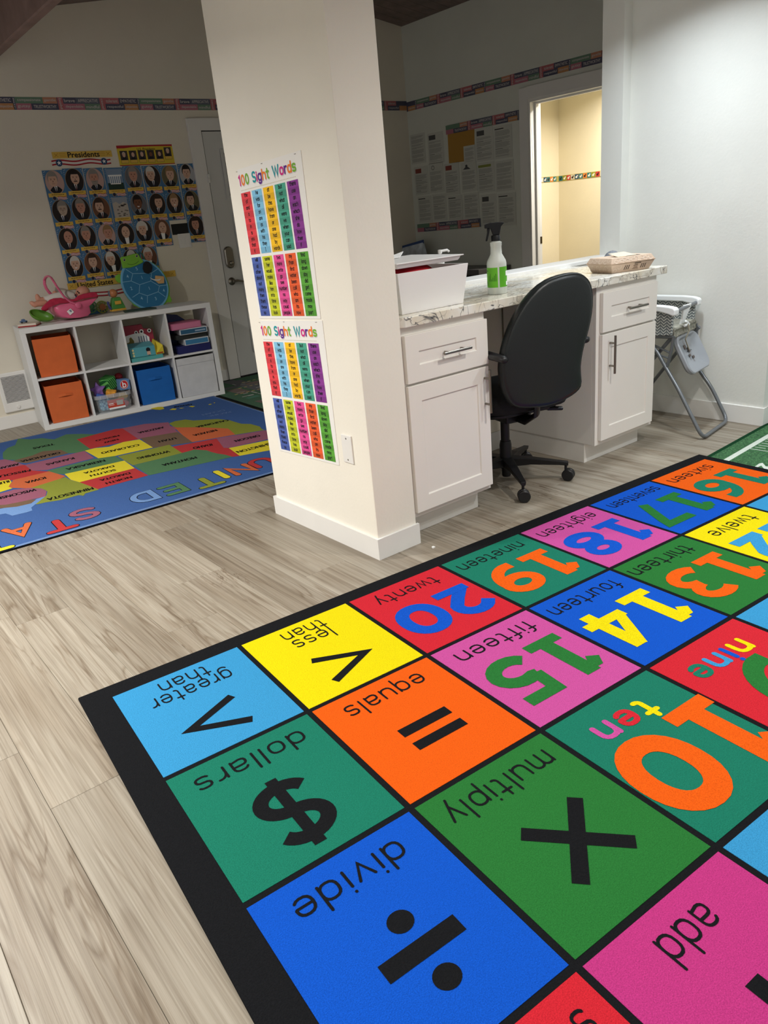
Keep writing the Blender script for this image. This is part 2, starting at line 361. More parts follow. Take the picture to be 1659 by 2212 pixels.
# baseboards
bb = MB().box(1.175, 0.143, 0, 1.187, 0.967, 0.091).box(1.187, 0.143, 0, 1.40, 0.155, 0.091).box(1.187, 0.955, 0, 1.40, 0.967, 0.091)
struct('baseboard_pillar', bb, M_TRIM)
struct('baseboard_right', MB().box(3.721, -0.160, 0, 3.733, 0.772, 0.105).box(3.733, -0.160, 0, 5.2, -0.148, 0.105), M_TRIM, bevel=0.002)
struct('baseboard_back', MB().box(-3.2, YB - 0.012, 0, 2.72, YB, 0.098), M_TRIM, bevel=0.002)
struct('baseboard_counter', MB().box(1.86, 0.788, 0, 2.62, 0.80, 0.105), M_TRIM, bevel=0.002)
struct('baseboard_side', MB().box(XS - 0.012, 2.89, 0, XS, YB, 0.10), M_TRIM)
# painted timber sill on the low wall behind the counter
struct('trim_2', MB().box(1.392, 0.765, 0.932, 3.661, 0.94, 0.956).box(1.392, 0.775, 0.90, 3.661, 0.80, 0.932), M_TRIM, bevel=0.004)
# ---- entrance door on the back wall
M_DOOR = mat('door_paint', (212, 212, 210), 0.4, var=0.02, vscale=5); M_STEEL = mat('brushed_nickel', (150, 144, 134), 0.32, metal=1.0)
M_BLACK = mat('black_plastic', (15, 15, 17), 0.5, spec=0.35); M_SEAL = mat('door_seal', (28, 26, 26), 0.8)
dl, dt, dz0 = 2.846, 2.104, 0.012
door = struct('door_1', MB().box(dl, YB - 0.02, dz0, dl + 0.9, YB - 0.001, dt), M_DOOR)
cas = MB().box(2.722, YB - 0.028, 0, 2.838, YB - 0.001, 2.206).box(dl + 0.908, YB - 0.028, 0, dl + 1.02, YB - 0.001, 2.206).box(2.838, YB - 0.028, 2.112, dl + 0.908, YB - 0.001, 2.206)
struct('door_casing', cas, M_TRIM, door, bevel=0.003)
struct('door_gap', MB().box(2.838, YB - 0.012, 0, dl, YB - 0.002, 2.112).box(dl, YB - 0.012, dt, dl + 0.9, YB - 0.002, 2.112).box(dl, YB - 0.03, 0.0, dl + 0.9, YB - 0.002, 0.012), M_SEAL, door)
def mould(x0, z0, x1, z1, y, w=0.018, d=0.006):
    return MB().box(x0, y - d, z0, x1, y, z0 + w).box(x0, y - d, z1 - w, x1, y, z1).box(x0, y - d, z0 + w, x0 + w, y, z1 - w).box(x1 - w, y - d, z0 + w, x1, y, z1 - w)
struct('window_frame', mould(2.99, 1.56, 3.60, 1.965, YB - 0.02, 0.03, 0.012), M_DOOR, door, bevel=0.003)
struct('window_pane', MB().box(3.02, YB - 0.024, 1.59, 3.57, YB - 0.02, 1.935), mat('night_glass', (40, 42, 44), 0.08, spec=0.8), door)
struct('door_panel', mould(3.015, 0.21, 3.58, 1.43, YB - 0.02), M_DOOR, door, bevel=0.002)
kp = struct('keypad_lock', MB().loft([[Vector((2.913 + rx * a, YB - 0.02 - d, 1.079 + sgn * (0.052) + rx * b2)) for sgn, angs in ((1, range(0, 181, 20)), (-1, range(180, 361, 20))) for t in angs for a, b2 in [(math.cos(R(t)), math.sin(R(t)))]] for rx, d in ((0.042, 0.0), (0.042, 0.018), (0.034, 0.026), (0.02, 0.026))]), M_STEEL, door, smooth=True)
struct('lock_cylinder', MB().lathe([(0.018, 0), (0.018, 0.012), (0.012, 0.016)], (2.918, YB - 0.046, 1.03), 16, (0, -1, 0)), M_STEEL, kp, smooth=True)
lv = struct('lever_handle', MB().lathe([(0.034, 0), (0.034, 0.008), (0.022, 0.016), (0.013, 0.02), (0.012, 0.05), (0.0, 0.052)], (2.905, YB - 0.02, 0.872), 20, (0, -1, 0))
            .tube([(2.905, YB - 0.068, 0.872), (2.94, YB - 0.07, 0.874), (2.98, YB - 0.068, 0.866), (3.02, YB - 0.066, 0.858), (3.05, YB - 0.066, 0.862)], [0.012, 0.011, 0.009, 0.008, 0.007], 10), M_STEEL, door, smooth=True)
sn = struct('door_sensor', MB().box(2.824, YB - 0.042, 1.702, 2.846, YB - 0.028, 1.738).box(2.826, YB - 0.042, 1.74, 2.846, YB - 0.028, 1.772), M_TRIM, door, bevel=0.003)
# ---- doorway into the lit hall
d2 = struct('door_2', MB().box(XS - 0.02, 2.785, 0, XS, 2.882, 2.214).box(XS - 0.02, 1.84, 2.117, XS, 2.785, 2.214).box(XS - 0.02, 1.84, 0, XS, 1.935, 2.117), M_TRIM, bevel=0.003)
struct('door_jamb', MB().box(XS - 0.012, 2.765, 0, XS + 0.13, 2.79, 2.117).box(XS - 0.012, 1.93, 2.095, XS + 0.13, 2.765, 2.117), M_TRIM, d2, bevel=0.002)
struct('door_stop', MB().box(XS + 0.05, 2.75, 0, XS + 0.085, 2.765, 2.095).box(XS + 0.05, 1.93, 2.08, XS + 0.085, 2.75, 2.095), M_TRIM, d2, bevel=0.002)
struct('strike_plate', MB().box(XS + 0.095, 2.7625, 0.93, XS + 0.128, 2.765, 0.99), mat('bronze_plate', (70, 60, 44), 0.35, metal=0.9), d2)
struct('door_casing', MB().box(XS + 0.12, 2.785, 0, XS + 0.132, 2.86, 2.2), M_TRIM, d2)
# animal border in the hall
def hall_border():
    t = thing('wall_border', 'bright animal picture border strip along the yellow hall wall', 'border', (6.19, 2.9, 1.5))
    cols = [(40, 120, 120), (150, 150, 40), (200, 60, 60), (215, 205, 180), (40, 80, 110), (60, 120, 120), (225, 130, 60)]
    obj('backing', MB().box(6.197, 2.2, 1.462, 6.2, 3.287, 1.514).box(5.45, 3.287, 1.462, 6.197, 3.29, 1.514), paper('border_back', (190, 170, 90)), t)
    fs = [(frame((6.196, 3.285, 1.466), (0, -1, 0), (0, 0, 1)), 22), (frame((5.46, 3.286, 1.466), (1, 0, 0), (0, 0, 1)), 14)]
    k = 0
    for fr, n in fs:
        for i in range(n):
            c = cols[k % 7]; k += 1
            pn = obj('picture_panel', MB().flat(fr, rect(i * 0.05, 0, i * 0.05 + 0.046, 0.044), 0.0005), paper('panel%d%d%d' % c, c), t)
            w = MB().flat(fr, oval(i * 0.05 + 0.02, 0.018, 0.012, 0.010, 10), 0.001).flat(fr, oval(i * 0.05 + 0.031, 0.03, 0.007, 0.007, 8), 0.0011)
            obj('animal_print', w, paper('animal%d' % (k % 3), ((235, 225, 210), (60, 40, 30), (245, 235, 225))[k % 3]), pn)
hall_border()
# ---- wall heater
hx0, hx1, hz0, hz1, hy = 0.755, 0.99, 0.122, 0.43, YB
ht = thing('wall_heater', 'white louvred wall heater beside the cube shelf', 'heater', (0.87, YB - 0.015, 0.122))
obj('cover', MB().box(hx0, hy - 0.022, hz0, hx1, hy - 0.001, hz1), M_TRIM, ht, bevel=0.008)
obj('grille_recess', MB().box(hx0 + 0.03, hy - 0.024, hz0 + 0.078, hx1 - 0.03, hy - 0.0225, hz1 - 0.03), M_BLACK, ht)
for i in range(20):
    z = hz0 + 0.082 + i * 0.0099
    obj('louvre', MB().box(hx0 + 0.028, hy - 0.028, z, hx1 - 0.028, hy - 0.024, z + 0.0045), M_TRIM, ht)
obj('thermostat_knob', MB().lathe([(0.014, 0), (0.013, 0.007), (0, 0.008)], (0.86, hy - 0.022, hz0 + 0.035), 16, (0, -1, 0)), M_TRIM, ht, smooth=True)
# ---- plates
def screw_plate(name, label, cat, x, y0, y1, z0, z1):
    t = thing(name, label, cat, (x, (y0 + y1) / 2, z0))
    obj('plate', MB().box(x - 0.006, y0, z0, x, y1, z1), M_TRIM, t, bevel=0.002)
    for z in (z0 + 0.014, z1 - 0.014):
        obj('screw', MB().lathe([(0.004, 0), (0.003, 0.001)], (x - 0.006, (y0 + y1) / 2, z), 10, (-1, 0, 0)), M_STEEL, t)
    return t
screw_plate('wall_plate', 'blank white wall plate low on the pillar beside the poster', 'wall plate', 1.187, 0.263, 0.331, 0.388, 0.505)
screw_plate('socket_plate', 'white wall plate behind the folding high chair', 'wall plate', 3.733, 0.262, 0.34, 0.415, 0.532)
# ================================================================ COUNTER
M_CAB = mat('cabinet_paint', (234, 229, 221), 0.38, var=0.012, vscale=6, spec=0.45)
M_PULL = mat('pull_steel', (140, 134, 126), 0.3, metal=1.0)
def quartz():
    m = bpy.data.materials.new('quartz'); m.use_nodes = True; nt = m.node_tree; b = nt.nodes['Principled BSDF']; N = nt.nodes.new; L = nt.links.new
    tc = N('ShaderNodeTexCoord')
    def vein(sx, sy, scale, width, det, dist):
        mp = N('ShaderNodeMapping'); mp.inputs['Scale'].default_value = (sx, sy, 1.6); mp.inputs['Rotation'].default_value = (0.3, 0.2, 0.35); L(tc.outputs['Object'], mp.inputs['Vector'])
        n = N('ShaderNodeTexNoise'); n.inputs['Scale'].default_value = scale; n.inputs['Detail'].default_value = det; n.inputs['Distortion'].default_value = dist; L(mp.outputs[0], n.inputs['Vector'])
        s = N('ShaderNodeMath'); s.operation = 'SUBTRACT'; s.inputs[1].default_value = 0.5; L(n.outputs['Fac'], s.inputs[0])
        a = N('ShaderNodeMath'); a.operation = 'ABSOLUTE'; L(s.outputs[0], a.inputs[0])
        r = N('ShaderNodeMapRange'); r.inputs[1].default_value = 0; r.inputs[2].default_value = width; L(a.outputs[0], r.inputs[0]); return r.outputs[0]
    v1 = vein(1.5, 4.0, 3.0, 0.013, 3, 2.2); v2 = vein(2.0, 5.0, 3.0, 0.03, 4, 1.4)
    base = N('ShaderNodeTexNoise'); base.inputs['Scale'].default_value = 7; base.inputs['Detail'].default_value = 4; L(tc.outputs['Object'], base.inputs['Vector'])
    cr = N('ShaderNodeValToRGB'); cr.color_ramp.elements[0].position = 0.35; cr.color_ramp.elements[0].color = (*lin((220, 210, 188)), 1)
    cr.color_ramp.elements[1].position = 0.62; cr.color_ramp.elements[1].color = (*lin((236, 235, 228)), 1); L(base.outputs['Fac'], cr.inputs[0])
    cur = cr.outputs[0]
    for v, col in ((v2, (196, 188, 172)), (v1, (58, 60, 66))):
        mx = N('ShaderNodeMix'); mx.data_type = 'RGBA'; mx.inputs[6].default_value = (*lin(col), 1); L(v, mx.inputs[0]); L(cur, mx.inputs[7]); cur = mx.outputs[2]
    L(cur, b.inputs['Base Color']); b.inputs['Roughness'].default_value = 0.16; b.inputs['Specular IOR Level'].default_value = 0.5
    return m
M_Q = quartz()
CT, CU, CF = 0.937, 0.898, 0.150
wt = MB().prism([(1.393, 0.172, CU), (1.415, CF, CU), (3.188, CF, CU), (3.188, 0.765, CU), (1.393, 0.765, CU)], (0, 0, CT - CU - 0.0005))
solo('worktop', wt, M_Q, 'white veined stone worktop over the two white cabinets', 'worktop', (2.29, 0.45, CU), bevel=0.003)
def shaker(x0, z0, x1, z1, fy, fw, d=0.019, rec=0.006):       # frame-and-panel front, one mesh
    q = lambda g, y: [(x0 + g, y, z0 + g), (x1 - g, y, z0 + g), (x1 - g, y, z1 - g), (x0 + g, y, z1 - g)]
    return MB().loft([q(0, fy + d), q(0, fy), q(fw, fy), q(fw + 0.002, fy + rec)])
def pull(x, z, fy, half, vertical=False):
    ax = Vector((0, 0, 1)) if vertical else Vector((1, 0, 0)); c = Vector((x, fy - 0.032, z)); mb = MB()
    mb.tube([c - ax * half, c + ax * half], 0.006, 12)
    for s in (-1, 1):
        p = c + ax * (s * half * 0.6); mb.tube([p, p + Vector((0, 0.032, 0))], 0.005, 10)
    return mb
def cabinet(label, x0, x1, dx0, dx1, pull_x, pull_hi):
    fy = 0.158
    t = thing('base_cabinet', label, 'cabinet', ((x0 + x1) / 2, 0.45, 0), 'white cabinets under the stone worktop')
    obj('carcass', MB().box(x0, 0.198, 0.105, x1, 0.785, CU), M_CAB, t, bevel=0.002)
    ff = MB().box(x0, 0.178, 0.105, x0 + 0.038, 0.198, CU).box(x1 - 0.038, 0.178, 0.105, x1, 0.198, CU).box(x0 + 0.038, 0.178, 0.862, x1 - 0.038, 0.198, CU).box(x0 + 0.038, 0.178, 0.66, x1 - 0.038, 0.198, 0.69).box(x0 + 0.038, 0.178, 0.105, x1 - 0.038, 0.198, 0.135)
    obj('face_frame', ff, M_CAB, t)
    obj('toe_kick', MB().box(x0 + 0.003, 0.245, 0, x1 - 0.02, 0.262, 0.105).box(x0 + 0.003, 0.262, 0, x0 + 0.021, 0.785, 0.105).box(x1 - 0.021, 0.262, 0, x1 - 0.003, 0.785, 0.105), M_CAB, t, bevel=0.001)
    dr = obj('drawer', shaker(dx0, 0.677, dx1, 0.866, fy, 0.068), M_CAB, t, bevel=0.0015, seg=1)
    obj('handle', pull((dx0 + dx1) / 2 + 0.022, 0.771, fy, 0.076), M_PULL, dr, smooth=True)
    do = obj('door', shaker(dx0 - 0.002, 0.128, dx1 - 0.002, 0.667, fy, 0.068), M_CAB, t, bevel=0.0015, seg=1)
    obj('handle', pull(pull_x, 0.564, fy, 0.094, True), M_PULL, do, smooth=True)
    return t
cabinet('white base cabinet with drawer and door against the pillar', 1.394, 1.868, 1.412, 1.867, 1.838, 0.66)
cabinet('white base cabinet at the open end beneath the takeout box', 2.636, 3.135, 2.664, 3.118, 2.722, 0.66)
# ---- on the worktop
M_WP = mat('white_plastic', (236, 234, 232), 0.35, spec=0.5); M_WW = mat('white_laminate', (233, 230, 228), 0.5)
bx = thing('storage_box', 'white flared storage box with red contents on the worktop', 'box', (1.64, 0.36, CT))
def frust(x0, x1, y0, y1, z0, X0, X1, Y0, Y1, z1, th):
    a = [(x0, y0, z0), (x1, y0, z0), (x1, y1, z0), (x0, y1, z0)]; b = [(X0, Y0, z1), (X1, Y0, z1), (X1, Y1, z1), (X0, Y1, z1)]
    bi = [(X0 + th, Y0 + th, z1), (X1 - th, Y0 + th, z1), (X1 - th, Y1 - th, z1), (X0 + th, Y1 - th, z1)]
    ai = [(x0 + th, y0 + th, z0 + th), (x1 - th, y0 + th, z0 + th), (x1 - th, y1 - th, z0 + th), (x0 + th, y1 - th, z0 + th)]
    return MB().loft([a, b, bi, ai])
obj('body', frust(1.465, 1.800, 0.225, 0.48, CT, 1.445, 1.824, 0.210, 0.50, 1.094, 0.006), M_WW, bx, bevel=0.001, seg=1)
ld = thing('box_lid', 'white plastic lid lying askew on the storage box', 'lid', (1.62, 0.36, 1.112))
fr = Matrix.Rotation(R(0.8), 3, 'X') @ Matrix.Rotation(R(1.5), 3, 'Z')
lm = MB(); pts = []
for z, g in ((0, 0.0), (0.006, 0.004), (0.008, 0.006), (0.017, 0.008), (0.018, 0.018), (0.022, 0.018)):
    pts.append([Vector((1.615, 0.365, 1.112)) + fr @ Vector((sx * (0.165 + g), sy * (0.142 + g), z)) for sx, sy in ((-1, -1), (1, -1), (1, 1), (-1, 1))])
lm.loft(pts); obj('lid_plate', lm, M_WP, ld, bevel=0.002)
rc = MB(); pw = lambda v: math.copysign(abs(v) ** 0.5, v)
rc.loft([[Vector((1.578 + 0.118 * pw(math.sin(t) + 1e-4) * pw(math.cos(q)), 0.35 + 0.122 * pw(math.sin(t) + 1e-4) * pw(math.sin(q)), 1.0285 - 0.0825 * pw(math.cos(t)) - 0.006 * math.sin(q * 5) * math.sin(t))) for q in [2 * math.pi * k / 32 for k in range(32)]] for t in [math.pi * k / 16 for k in range(17)]])
solo('red_cloth', rc, mat('red_cloth', (184, 26, 42), 0.75, var=0.2, vscale=25), 'red bundled cloth bulging out of the white box', 'cloth', (1.60, 0.36, 0.955), smooth=True)
sp = PY(866, 552, 0.42)
solo('paper_scrap', MB().prism([(1.57, 0.44, 1.1365), (1.655, 0.44, 1.137), (1.70, 0.47, 1.155), (1.66, 0.48, 1.146), (1.57, 0.48, 1.137)], (0, 0, 0.003)), paper('white', (240, 240, 238)), 'folded white paper lying on the box lid', 'paper', (1.62, 0.42, 1.144))
pb = thing('pump_bottle', 'white pump dispenser bottle standing behind the storage box', 'bottle', (2.03, 0.60, CT))
obj('bottle_body', MB().lathe([(0.0, 0), (0.030, 0.001), (0.032, 0.01), (0.032, 0.10), (0.018, 0.118), (0.018, 0.142), (0.0, 0.142)], (2.03, 0.60, CT), 20), M_WP, pb, smooth=True)
obj('pump_head', MB().lathe([(0.005, 0.14), (0.005, 0.18), (0.010, 0.182), (0.010, 0.198), (0, 0.199)], (2.03, 0.60, CT), 14).tube([(2.028, 0.60, CT + 0.192), (2.062, 0.585, CT + 0.194), (2.07, 0.581, CT + 0.186)], 0.0055, 8), M_WP, pb, smooth=True)
# spray bottle
sx_, sy_ = 2.086, 0.30
sb = thing('spray_bottle', 'translucent spray bottle with green label and black trigger head', 'bottle', (sx_, sy_, CT))
M_TRANS = mat('frosted_plastic', (226, 230, 222), 0.35, trans=0.35, spec=0.4)
obj('bottle_body', MB().lathe([(0, 0), (0.040, 0.0005), (0.043, 0.006), (0.043, 0.128), (0.040, 0.142), (0.025, 0.168), (0.0235, 0.200), (0.025, 0.203), (0.025, 0.217), (0.018, 0.219), (0.017, 0.226), (0, 0.226)], (sx_, sy_, CT), 32), M_TRANS, sb, smooth=True)
def band(a0, a1, z0, z1, r, n=14):
    return MB().add([(sx_ + r * math.cos(R(a0 + (a1 - a0) * i / n)), sy_ + r * math.sin(R(a0 + (a1 - a0) * i / n)), CT + z) for i in range(n + 1) for z in (z0, z1)], [(2 * i, 2 * i + 2, 2 * i + 3, 2 * i + 1) for i in range(n)])
M_LG, M_LD = paper('label_green', (104, 182, 48), 0.45), paper('label_dark_green', (66, 128, 34), 0.45)
va = math.degrees(math.atan2(-2.115 - sy_, -0.465 - sx_))
lb = obj('label_front', band(va + 5, va - 95, 0.030, 0.114, 0.0434), M_LG, sb); lb2 = obj('label_back', band(va + 15, va + 100, 0.030, 0.115, 0.0434), paper('label_green2', (88, 164, 40), 0.45), sb)
mk = MB()
for z0, z1 in ((0.098, 0.103), (0.052, 0.055), (0.046, 0.049), (0.040, 0.043)): mk.add(*(lambda b: (b.v, b.f))(band(va - 58, va - 88, z0, z1, 0.0438, 5)))
for a in range(-50, 0, 9): mk.add(*(lambda b: (b.v, b.f))(band(va + a - 3, va + a + 1.5, 0.05 + 0.02 * ((a * 7) % 3) / 3, 0.066 + 0.03 * ((a * 5) % 4) / 4, 0.0438, 2)))
obj('label_print', mk, M_LD, lb)
obj('barcode_panel', MB().add(*(lambda b: (b.v, b.f))(band(va + 62, va + 96, 0.036, 0.052, 0.0438, 5))).add(*(lambda b: (b.v, b.f))(band(va + 60, va + 96, 0.076, 0.096, 0.0438, 5))), paper('white', (240, 240, 238)), lb2)
obj('collar', MB().lathe([(0.0195, 0), (0.0195, 0.020), (0.017, 0.024)], (sx_, sy_, CT + 0.222), 20), M_BLACK, sb, smooth=True)
rt = Vector((RB[0][0], RB[0][1], 0)).normalized()               # nozzle points to the left, parallel to the pillar side of the counter
dv = -rt; nv = Vector((-dv.y, dv.x, 0)); so = Vector((sx_, sy_, CT + 0.246))
prof = [(-0.016, 0), (0.012, 0), (0.017, 0.018), (0.022, 0.03), (0.046, 0.030), (0.046, 0.046), (0.02, 0.052), (-0.02, 0.052), (-0.036, 0.050), (-0.036, 0.045), (-0.024, 0.034)]
hd = obj('trigger_head', MB().prism([so + dv * x + Vector((0, 0, z)) - nv * 0.012 for x, z in prof], nv * 0.024), M_BLACK, sb, bevel=0.003)
obj('trigger', MB().prism([so + dv * x + Vector((0, 0, z)) - nv * 0.007 for x, z in ((0.024, 0.030), (0.036, 0.030), (0.036, 0.012), (0.044, -0.022), (0.037, -0.022), (0.028, 0.008))], nv * 0.014), M_BLACK, hd, bevel=0.002)
# takeout box
ta = R(-14); to = Vector((2.828, 0.229, CT)); tx = Vector((math.cos(ta), math.sin(ta), 0)); ty = Vector((-math.sin(ta), math.cos(ta), 0)); tz = Vector((0, 0, 1))
M_KRAFT = mat('kraft_card', (198, 174, 152), 0.7, var=0.06, vscale=30); M_KRAFTL = paper('kraft_swirl', (218, 200, 182), 0.7); M_HOLE = mat('cut_slot', (30, 20, 16), 0.9)
tk = thing('takeout_box', 'brown printed takeout box with open flap on the worktop end', 'box', to + tx * 0.11 + ty * 0.08)
def ring4(ix, iy, z): return [to + tx * (-ix) + ty * (-iy) + tz * z, to + tx * (0.235 + ix) + ty * (-iy) + tz * z, to + tx * (0.235 + ix) + ty * (0.15 + iy) + tz * z, to + tx * (-ix) + ty * (0.15 + iy) + tz * z]
obj('tray', MB().loft([ring4(0, 0, 0), ring4(0.020, 0.018, 0.043)]), M_KRAFT, tk, bevel=0.001, seg=1)
obj('flange', MB().loft([ring4(0.024, 0.022, 0.0435), ring4(0.024, 0.022, 0.046)]), M_KRAFT, tk)
obj('lid', MB().loft([ring4(0.021, 0.019, 0.0462), ring4(0.008, 0.006, 0.071)]), M_KRAFT, tk, bevel=0.001, seg=1)
fl = MB().prism([to + tx * 0.05 + ty * 0.02 + tz * 0.0715, to + tx * 0.17 + ty * 0.02 + tz * 0.0715, to + tx * 0.15 + ty * 0.09 + tz * 0.087, to + tx * 0.06 + ty * 0.10 + tz * 0.085], tz * 0.0015)
obj('flap', fl, mat('kraft_inside', (214, 196, 168), 0.7), tk)
obj('opening', MB().poly([to + tx * 0.10 + ty * 0.01 + tz * 0.0718, to + tx * 0.19 + ty * 0.01 + tz * 0.0718, to + tx * 0.19 + ty * 0.06 + tz * 0.0718, to + tx * 0.10 + ty * 0.06 + tz * 0.0718]), M_HOLE, tk)
frf = frame(to, tx, tz * 0.043 - ty * 0.018)
frl = frame(to + ty * 0.15, -ty, tz * 0.043 - tx * 0.020); flf = frame(to + tz * 0.0462 - ty * 0.019 - tx * 0.0, tx, tz * 0.0248 + ty * 0.013); fll = frame(to + ty * 0.15 + tz * 0.0462 - tx * 0.021, -ty, tz * 0.0248 + tx * 0.013)
sl_ = MB()
for x0 in (0.068, 0.172):
    for i in range(3): sl_.flat(frf, pgon([(x0 + i * 0.012, 0.012), (x0 + 0.004 + i * 0.012, 0.012), (x0 + 0.0075 + i * 0.012, 0.034), (x0 + 0.0035 + i * 0.012, 0.034)]), 0.001)
sl_.flat(frf, rect(0.125, 0.040, 0.165, 0.0435), 0.0045)
obj('vent_slot', sl_, M_HOLE, tk)
ln = MB()
for i, w in enumerate((0.038, 0.03, 0.024, 0.03, 0.02)): ln.flat(frf, rect(0.14 - w / 2, 0.010 + i * 0.0055, 0.14 + w / 2, 0.0118 + i * 0.0055), 0.001)
obj('small_print', ln, paper('kraft_ink', (96, 66, 48), 0.7), tk)
sw = MB(); random.seed(4)
for fr_, w, h, n in ((frl, 0.15, 0.042, 9), (flf, 0.235, 0.025, 13), (fll, 0.15, 0.025, 8), (frf, 0.05, 0.042, 2)):
    for i in range(n):
        x, y, r_ = (i + 0.5) * w / n + random.uniform(-.004, .004), h * (0.3 + 0.4 * (i % 2)), 0.010
        a0 = random.uniform(0, 360); sw.flat(fr_, ribbon([p for p in arc(x, y, r_, min(r_, h * .36), a0, a0 + 260, 10) if 0 < p[1] < h], 0.0026), 0.0012)
obj('swirl_print', sw, M_KRAFTL, tk)
# grey ribbed ball behind the takeout box
gb = MB(); gp = PY(1323, 541, 0.415); gc = Vector((gp.x, 0.415, CT)); rings = []
for a in range(9):
    t = math.pi * a / 8
    rings.append([gc + Vector(((0.042 * (1 + 0.07 * (q % 2))) * max(math.sin(t), 0.01) * math.cos(2 * math.pi * q / 28), (0.042 * (1 + 0.07 * (q % 2))) * max(math.sin(t), 0.01) * math.sin(2 * math.pi * q / 28), 0.044 - 0.044 * math.cos(t))) for q in range(28)])
solo('ribbed_ball', gb.loft(rings), mat('grey_rib', (110, 114, 120), 0.6), 'grey ribbed ball mostly hidden behind the takeout box', 'ball', gc)
# ================================================================ RUGS
PHI = R(-4.136); U = 0.43
ru = Vector((math.cos(PHI), math.sin(PHI), 0)); rv = Vector((math.sin(PHI), -math.cos(PHI), 0)); RH = 0.011
VB = [0, 1.1146, 2.254, 3.439, 4.62, 5.80]
rug = thing('number_rug', 'black bordered number rug of coloured squares with words and numerals', 'rug', tuple(ru * 1.5 + rv * 1.2))
def rp(u, v, h=RH): return ru * (u * U) + rv * (v * U) + Vector((0, 0, h))
M_BLKC = carpet('black', (27, 28, 31))
e = [rp(-0.19, -0.165, 0), rp(7.13, -0.15, 0), rp(7.13, 6.0, 0), rp(-0.205, 6.0, 0)]
obj('border', MB().prism([e[0], e[3], e[2], e[1]], (0, 0, RH)), M_BLKC, rug, bevel=0.004)
RC = {'sky': (64, 162, 220), 'yellow': (252, 232, 16), 'red': (222, 44, 58), 'teal': (32, 130, 106), 'pink': (214, 88, 168), 'blue': (20, 92, 214), 'orange': (253, 102, 22),
      'green': (46, 126, 58), 'black': (27, 28, 31), 'magenta': (206, 62, 140), 'violet': (204, 80, 150)}
GRID = [[('sky', 'greater than', '>', 'black'), ('yellow', 'less than', '<', 'black'), ('red', 'twenty', '20', 'blue'), ('teal', 'nineteen', '19', 'orange'), ('pink', 'eighteen', '18', 'blue'), ('blue', 'seventeen', '17', 'green'), ('orange', 'sixteen', '16', 'teal')],
        [('teal', 'dollars', '$', 'black'), ('orange', 'equals', '=', 'black'), ('pink', 'fifteen', '15', 'green'), ('blue', 'fourteen', '14', 'yellow'), ('green', 'thirteen', '13', 'orange'), ('yellow', 'twelve', '12', 'sky'), ('sky', '', '', 'green')],
        [('blue', 'divide', '/', 'black'), ('green', 'multiply', 'x', 'black'), ('teal', 'ten', '10', 'orange'), ('red', 'nine', '9', 'green'), ('sky', '', '8', 'green'), ('teal', '', '', 'red'), ('red', '', '', 'blue')],
        [('red', 'subtract', '', 'black'), ('magenta', 'add', '+', 'black'), ('sky', '', '', 'red'), ('yellow', '', '', 'blue'), ('pink', '', '', 'green'), ('orange', '', '', 'blue'), ('green', '', '', 'red')],
        [('yellow', '', '', 'red'), ('green', '', '', 'red'), ('orange', '', '', 'blue'), ('blue', '', '', 'red'), ('red', '', '', 'blue'), ('sky', '', '', 'red'), ('pink', '', '', 'red')]]
def digit(ch):                                                  # bold numerals, height 1, returns (width, [(pts, w, closed)])
    B = 0.23
    D = {'0': (.82, [(arc(.41, .5, .30, .385, 0, 360, 28, 2.2), B, 1)]),
         '1': (.62, [([(.31, 1), (.31, 0)], .24, 0), ([(.02, .09), (.60, .09)], .18, 0), ([(.30, .86), (.14, .86), (.06, .74)], .18, 0)]),
         '2': (.74, [([(.07, .72)] + arc(.36, .66, .27, .24, 150, -20, 10) + [(.42, .36), (.16, .11)], B, 0), ([(.04, .10), (.72, .10)], .2, 0)]),
         '3': (.72, [(arc(.32, .71, .28, .195, 140, -80, 12) , .2, 0), (arc(.32, .30, .30, .215, 85, -145, 12), .21, 0)]),
         '4': (.78, [([(.54, 1), (.54, 0)], .21, 0), ([(.78, .27), (.04, .27)], .18, 0), ([(.11, .24), (.52, .97)], .17, 0)]),
         '5': (.72, [([(.66, .91), (.18, .91), (.15, .52)], .19, 0), ([(.13, .56)] + arc(.33, .33, .29, .235, 115, -150, 14), .21, 0)]),
         '6': (.76, [(arc(.39, .32, .27, .22, 0, 360, 24), .21, 1), ([(.66, .90)] + arc(.58, .42, .45, .49, 100, 185, 8), .21, 0)]),
         '7': (.72, [([(.02, .90), (.66, .90), (.60, .74), (.24, 0)], .2, 0)]),
         '8': (.78, [(arc(.39, .72, .235, .18, 0, 360, 24), .2, 1), (arc(.39, .29, .28, .19, 0, 360, 24), .22, 1)])}
    if ch == '9':
        w, S = D['6']; return w, [([(w - x, 1 - y) for x, y in p], k, c) for p, k, c in S]
    return D[ch]
def number2d(s, gap=0.10):
    vs, fs, x = [], [], 0
    for ch in s:
        w, S = digit(ch)
        for p, k, c in S:
            g = ribbon([(a + x, b) for a, b in p], k, closed=bool(c), cap='butt'); q = len(vs); lay = (len(fs) % 7) * 0.00006; vs += [(v[0], v[1], lay) for v in g[0]]; fs += [tuple(i + q for i in f) for f in g[1]]
        x += w + gap
    return (vs, fs), x - gap
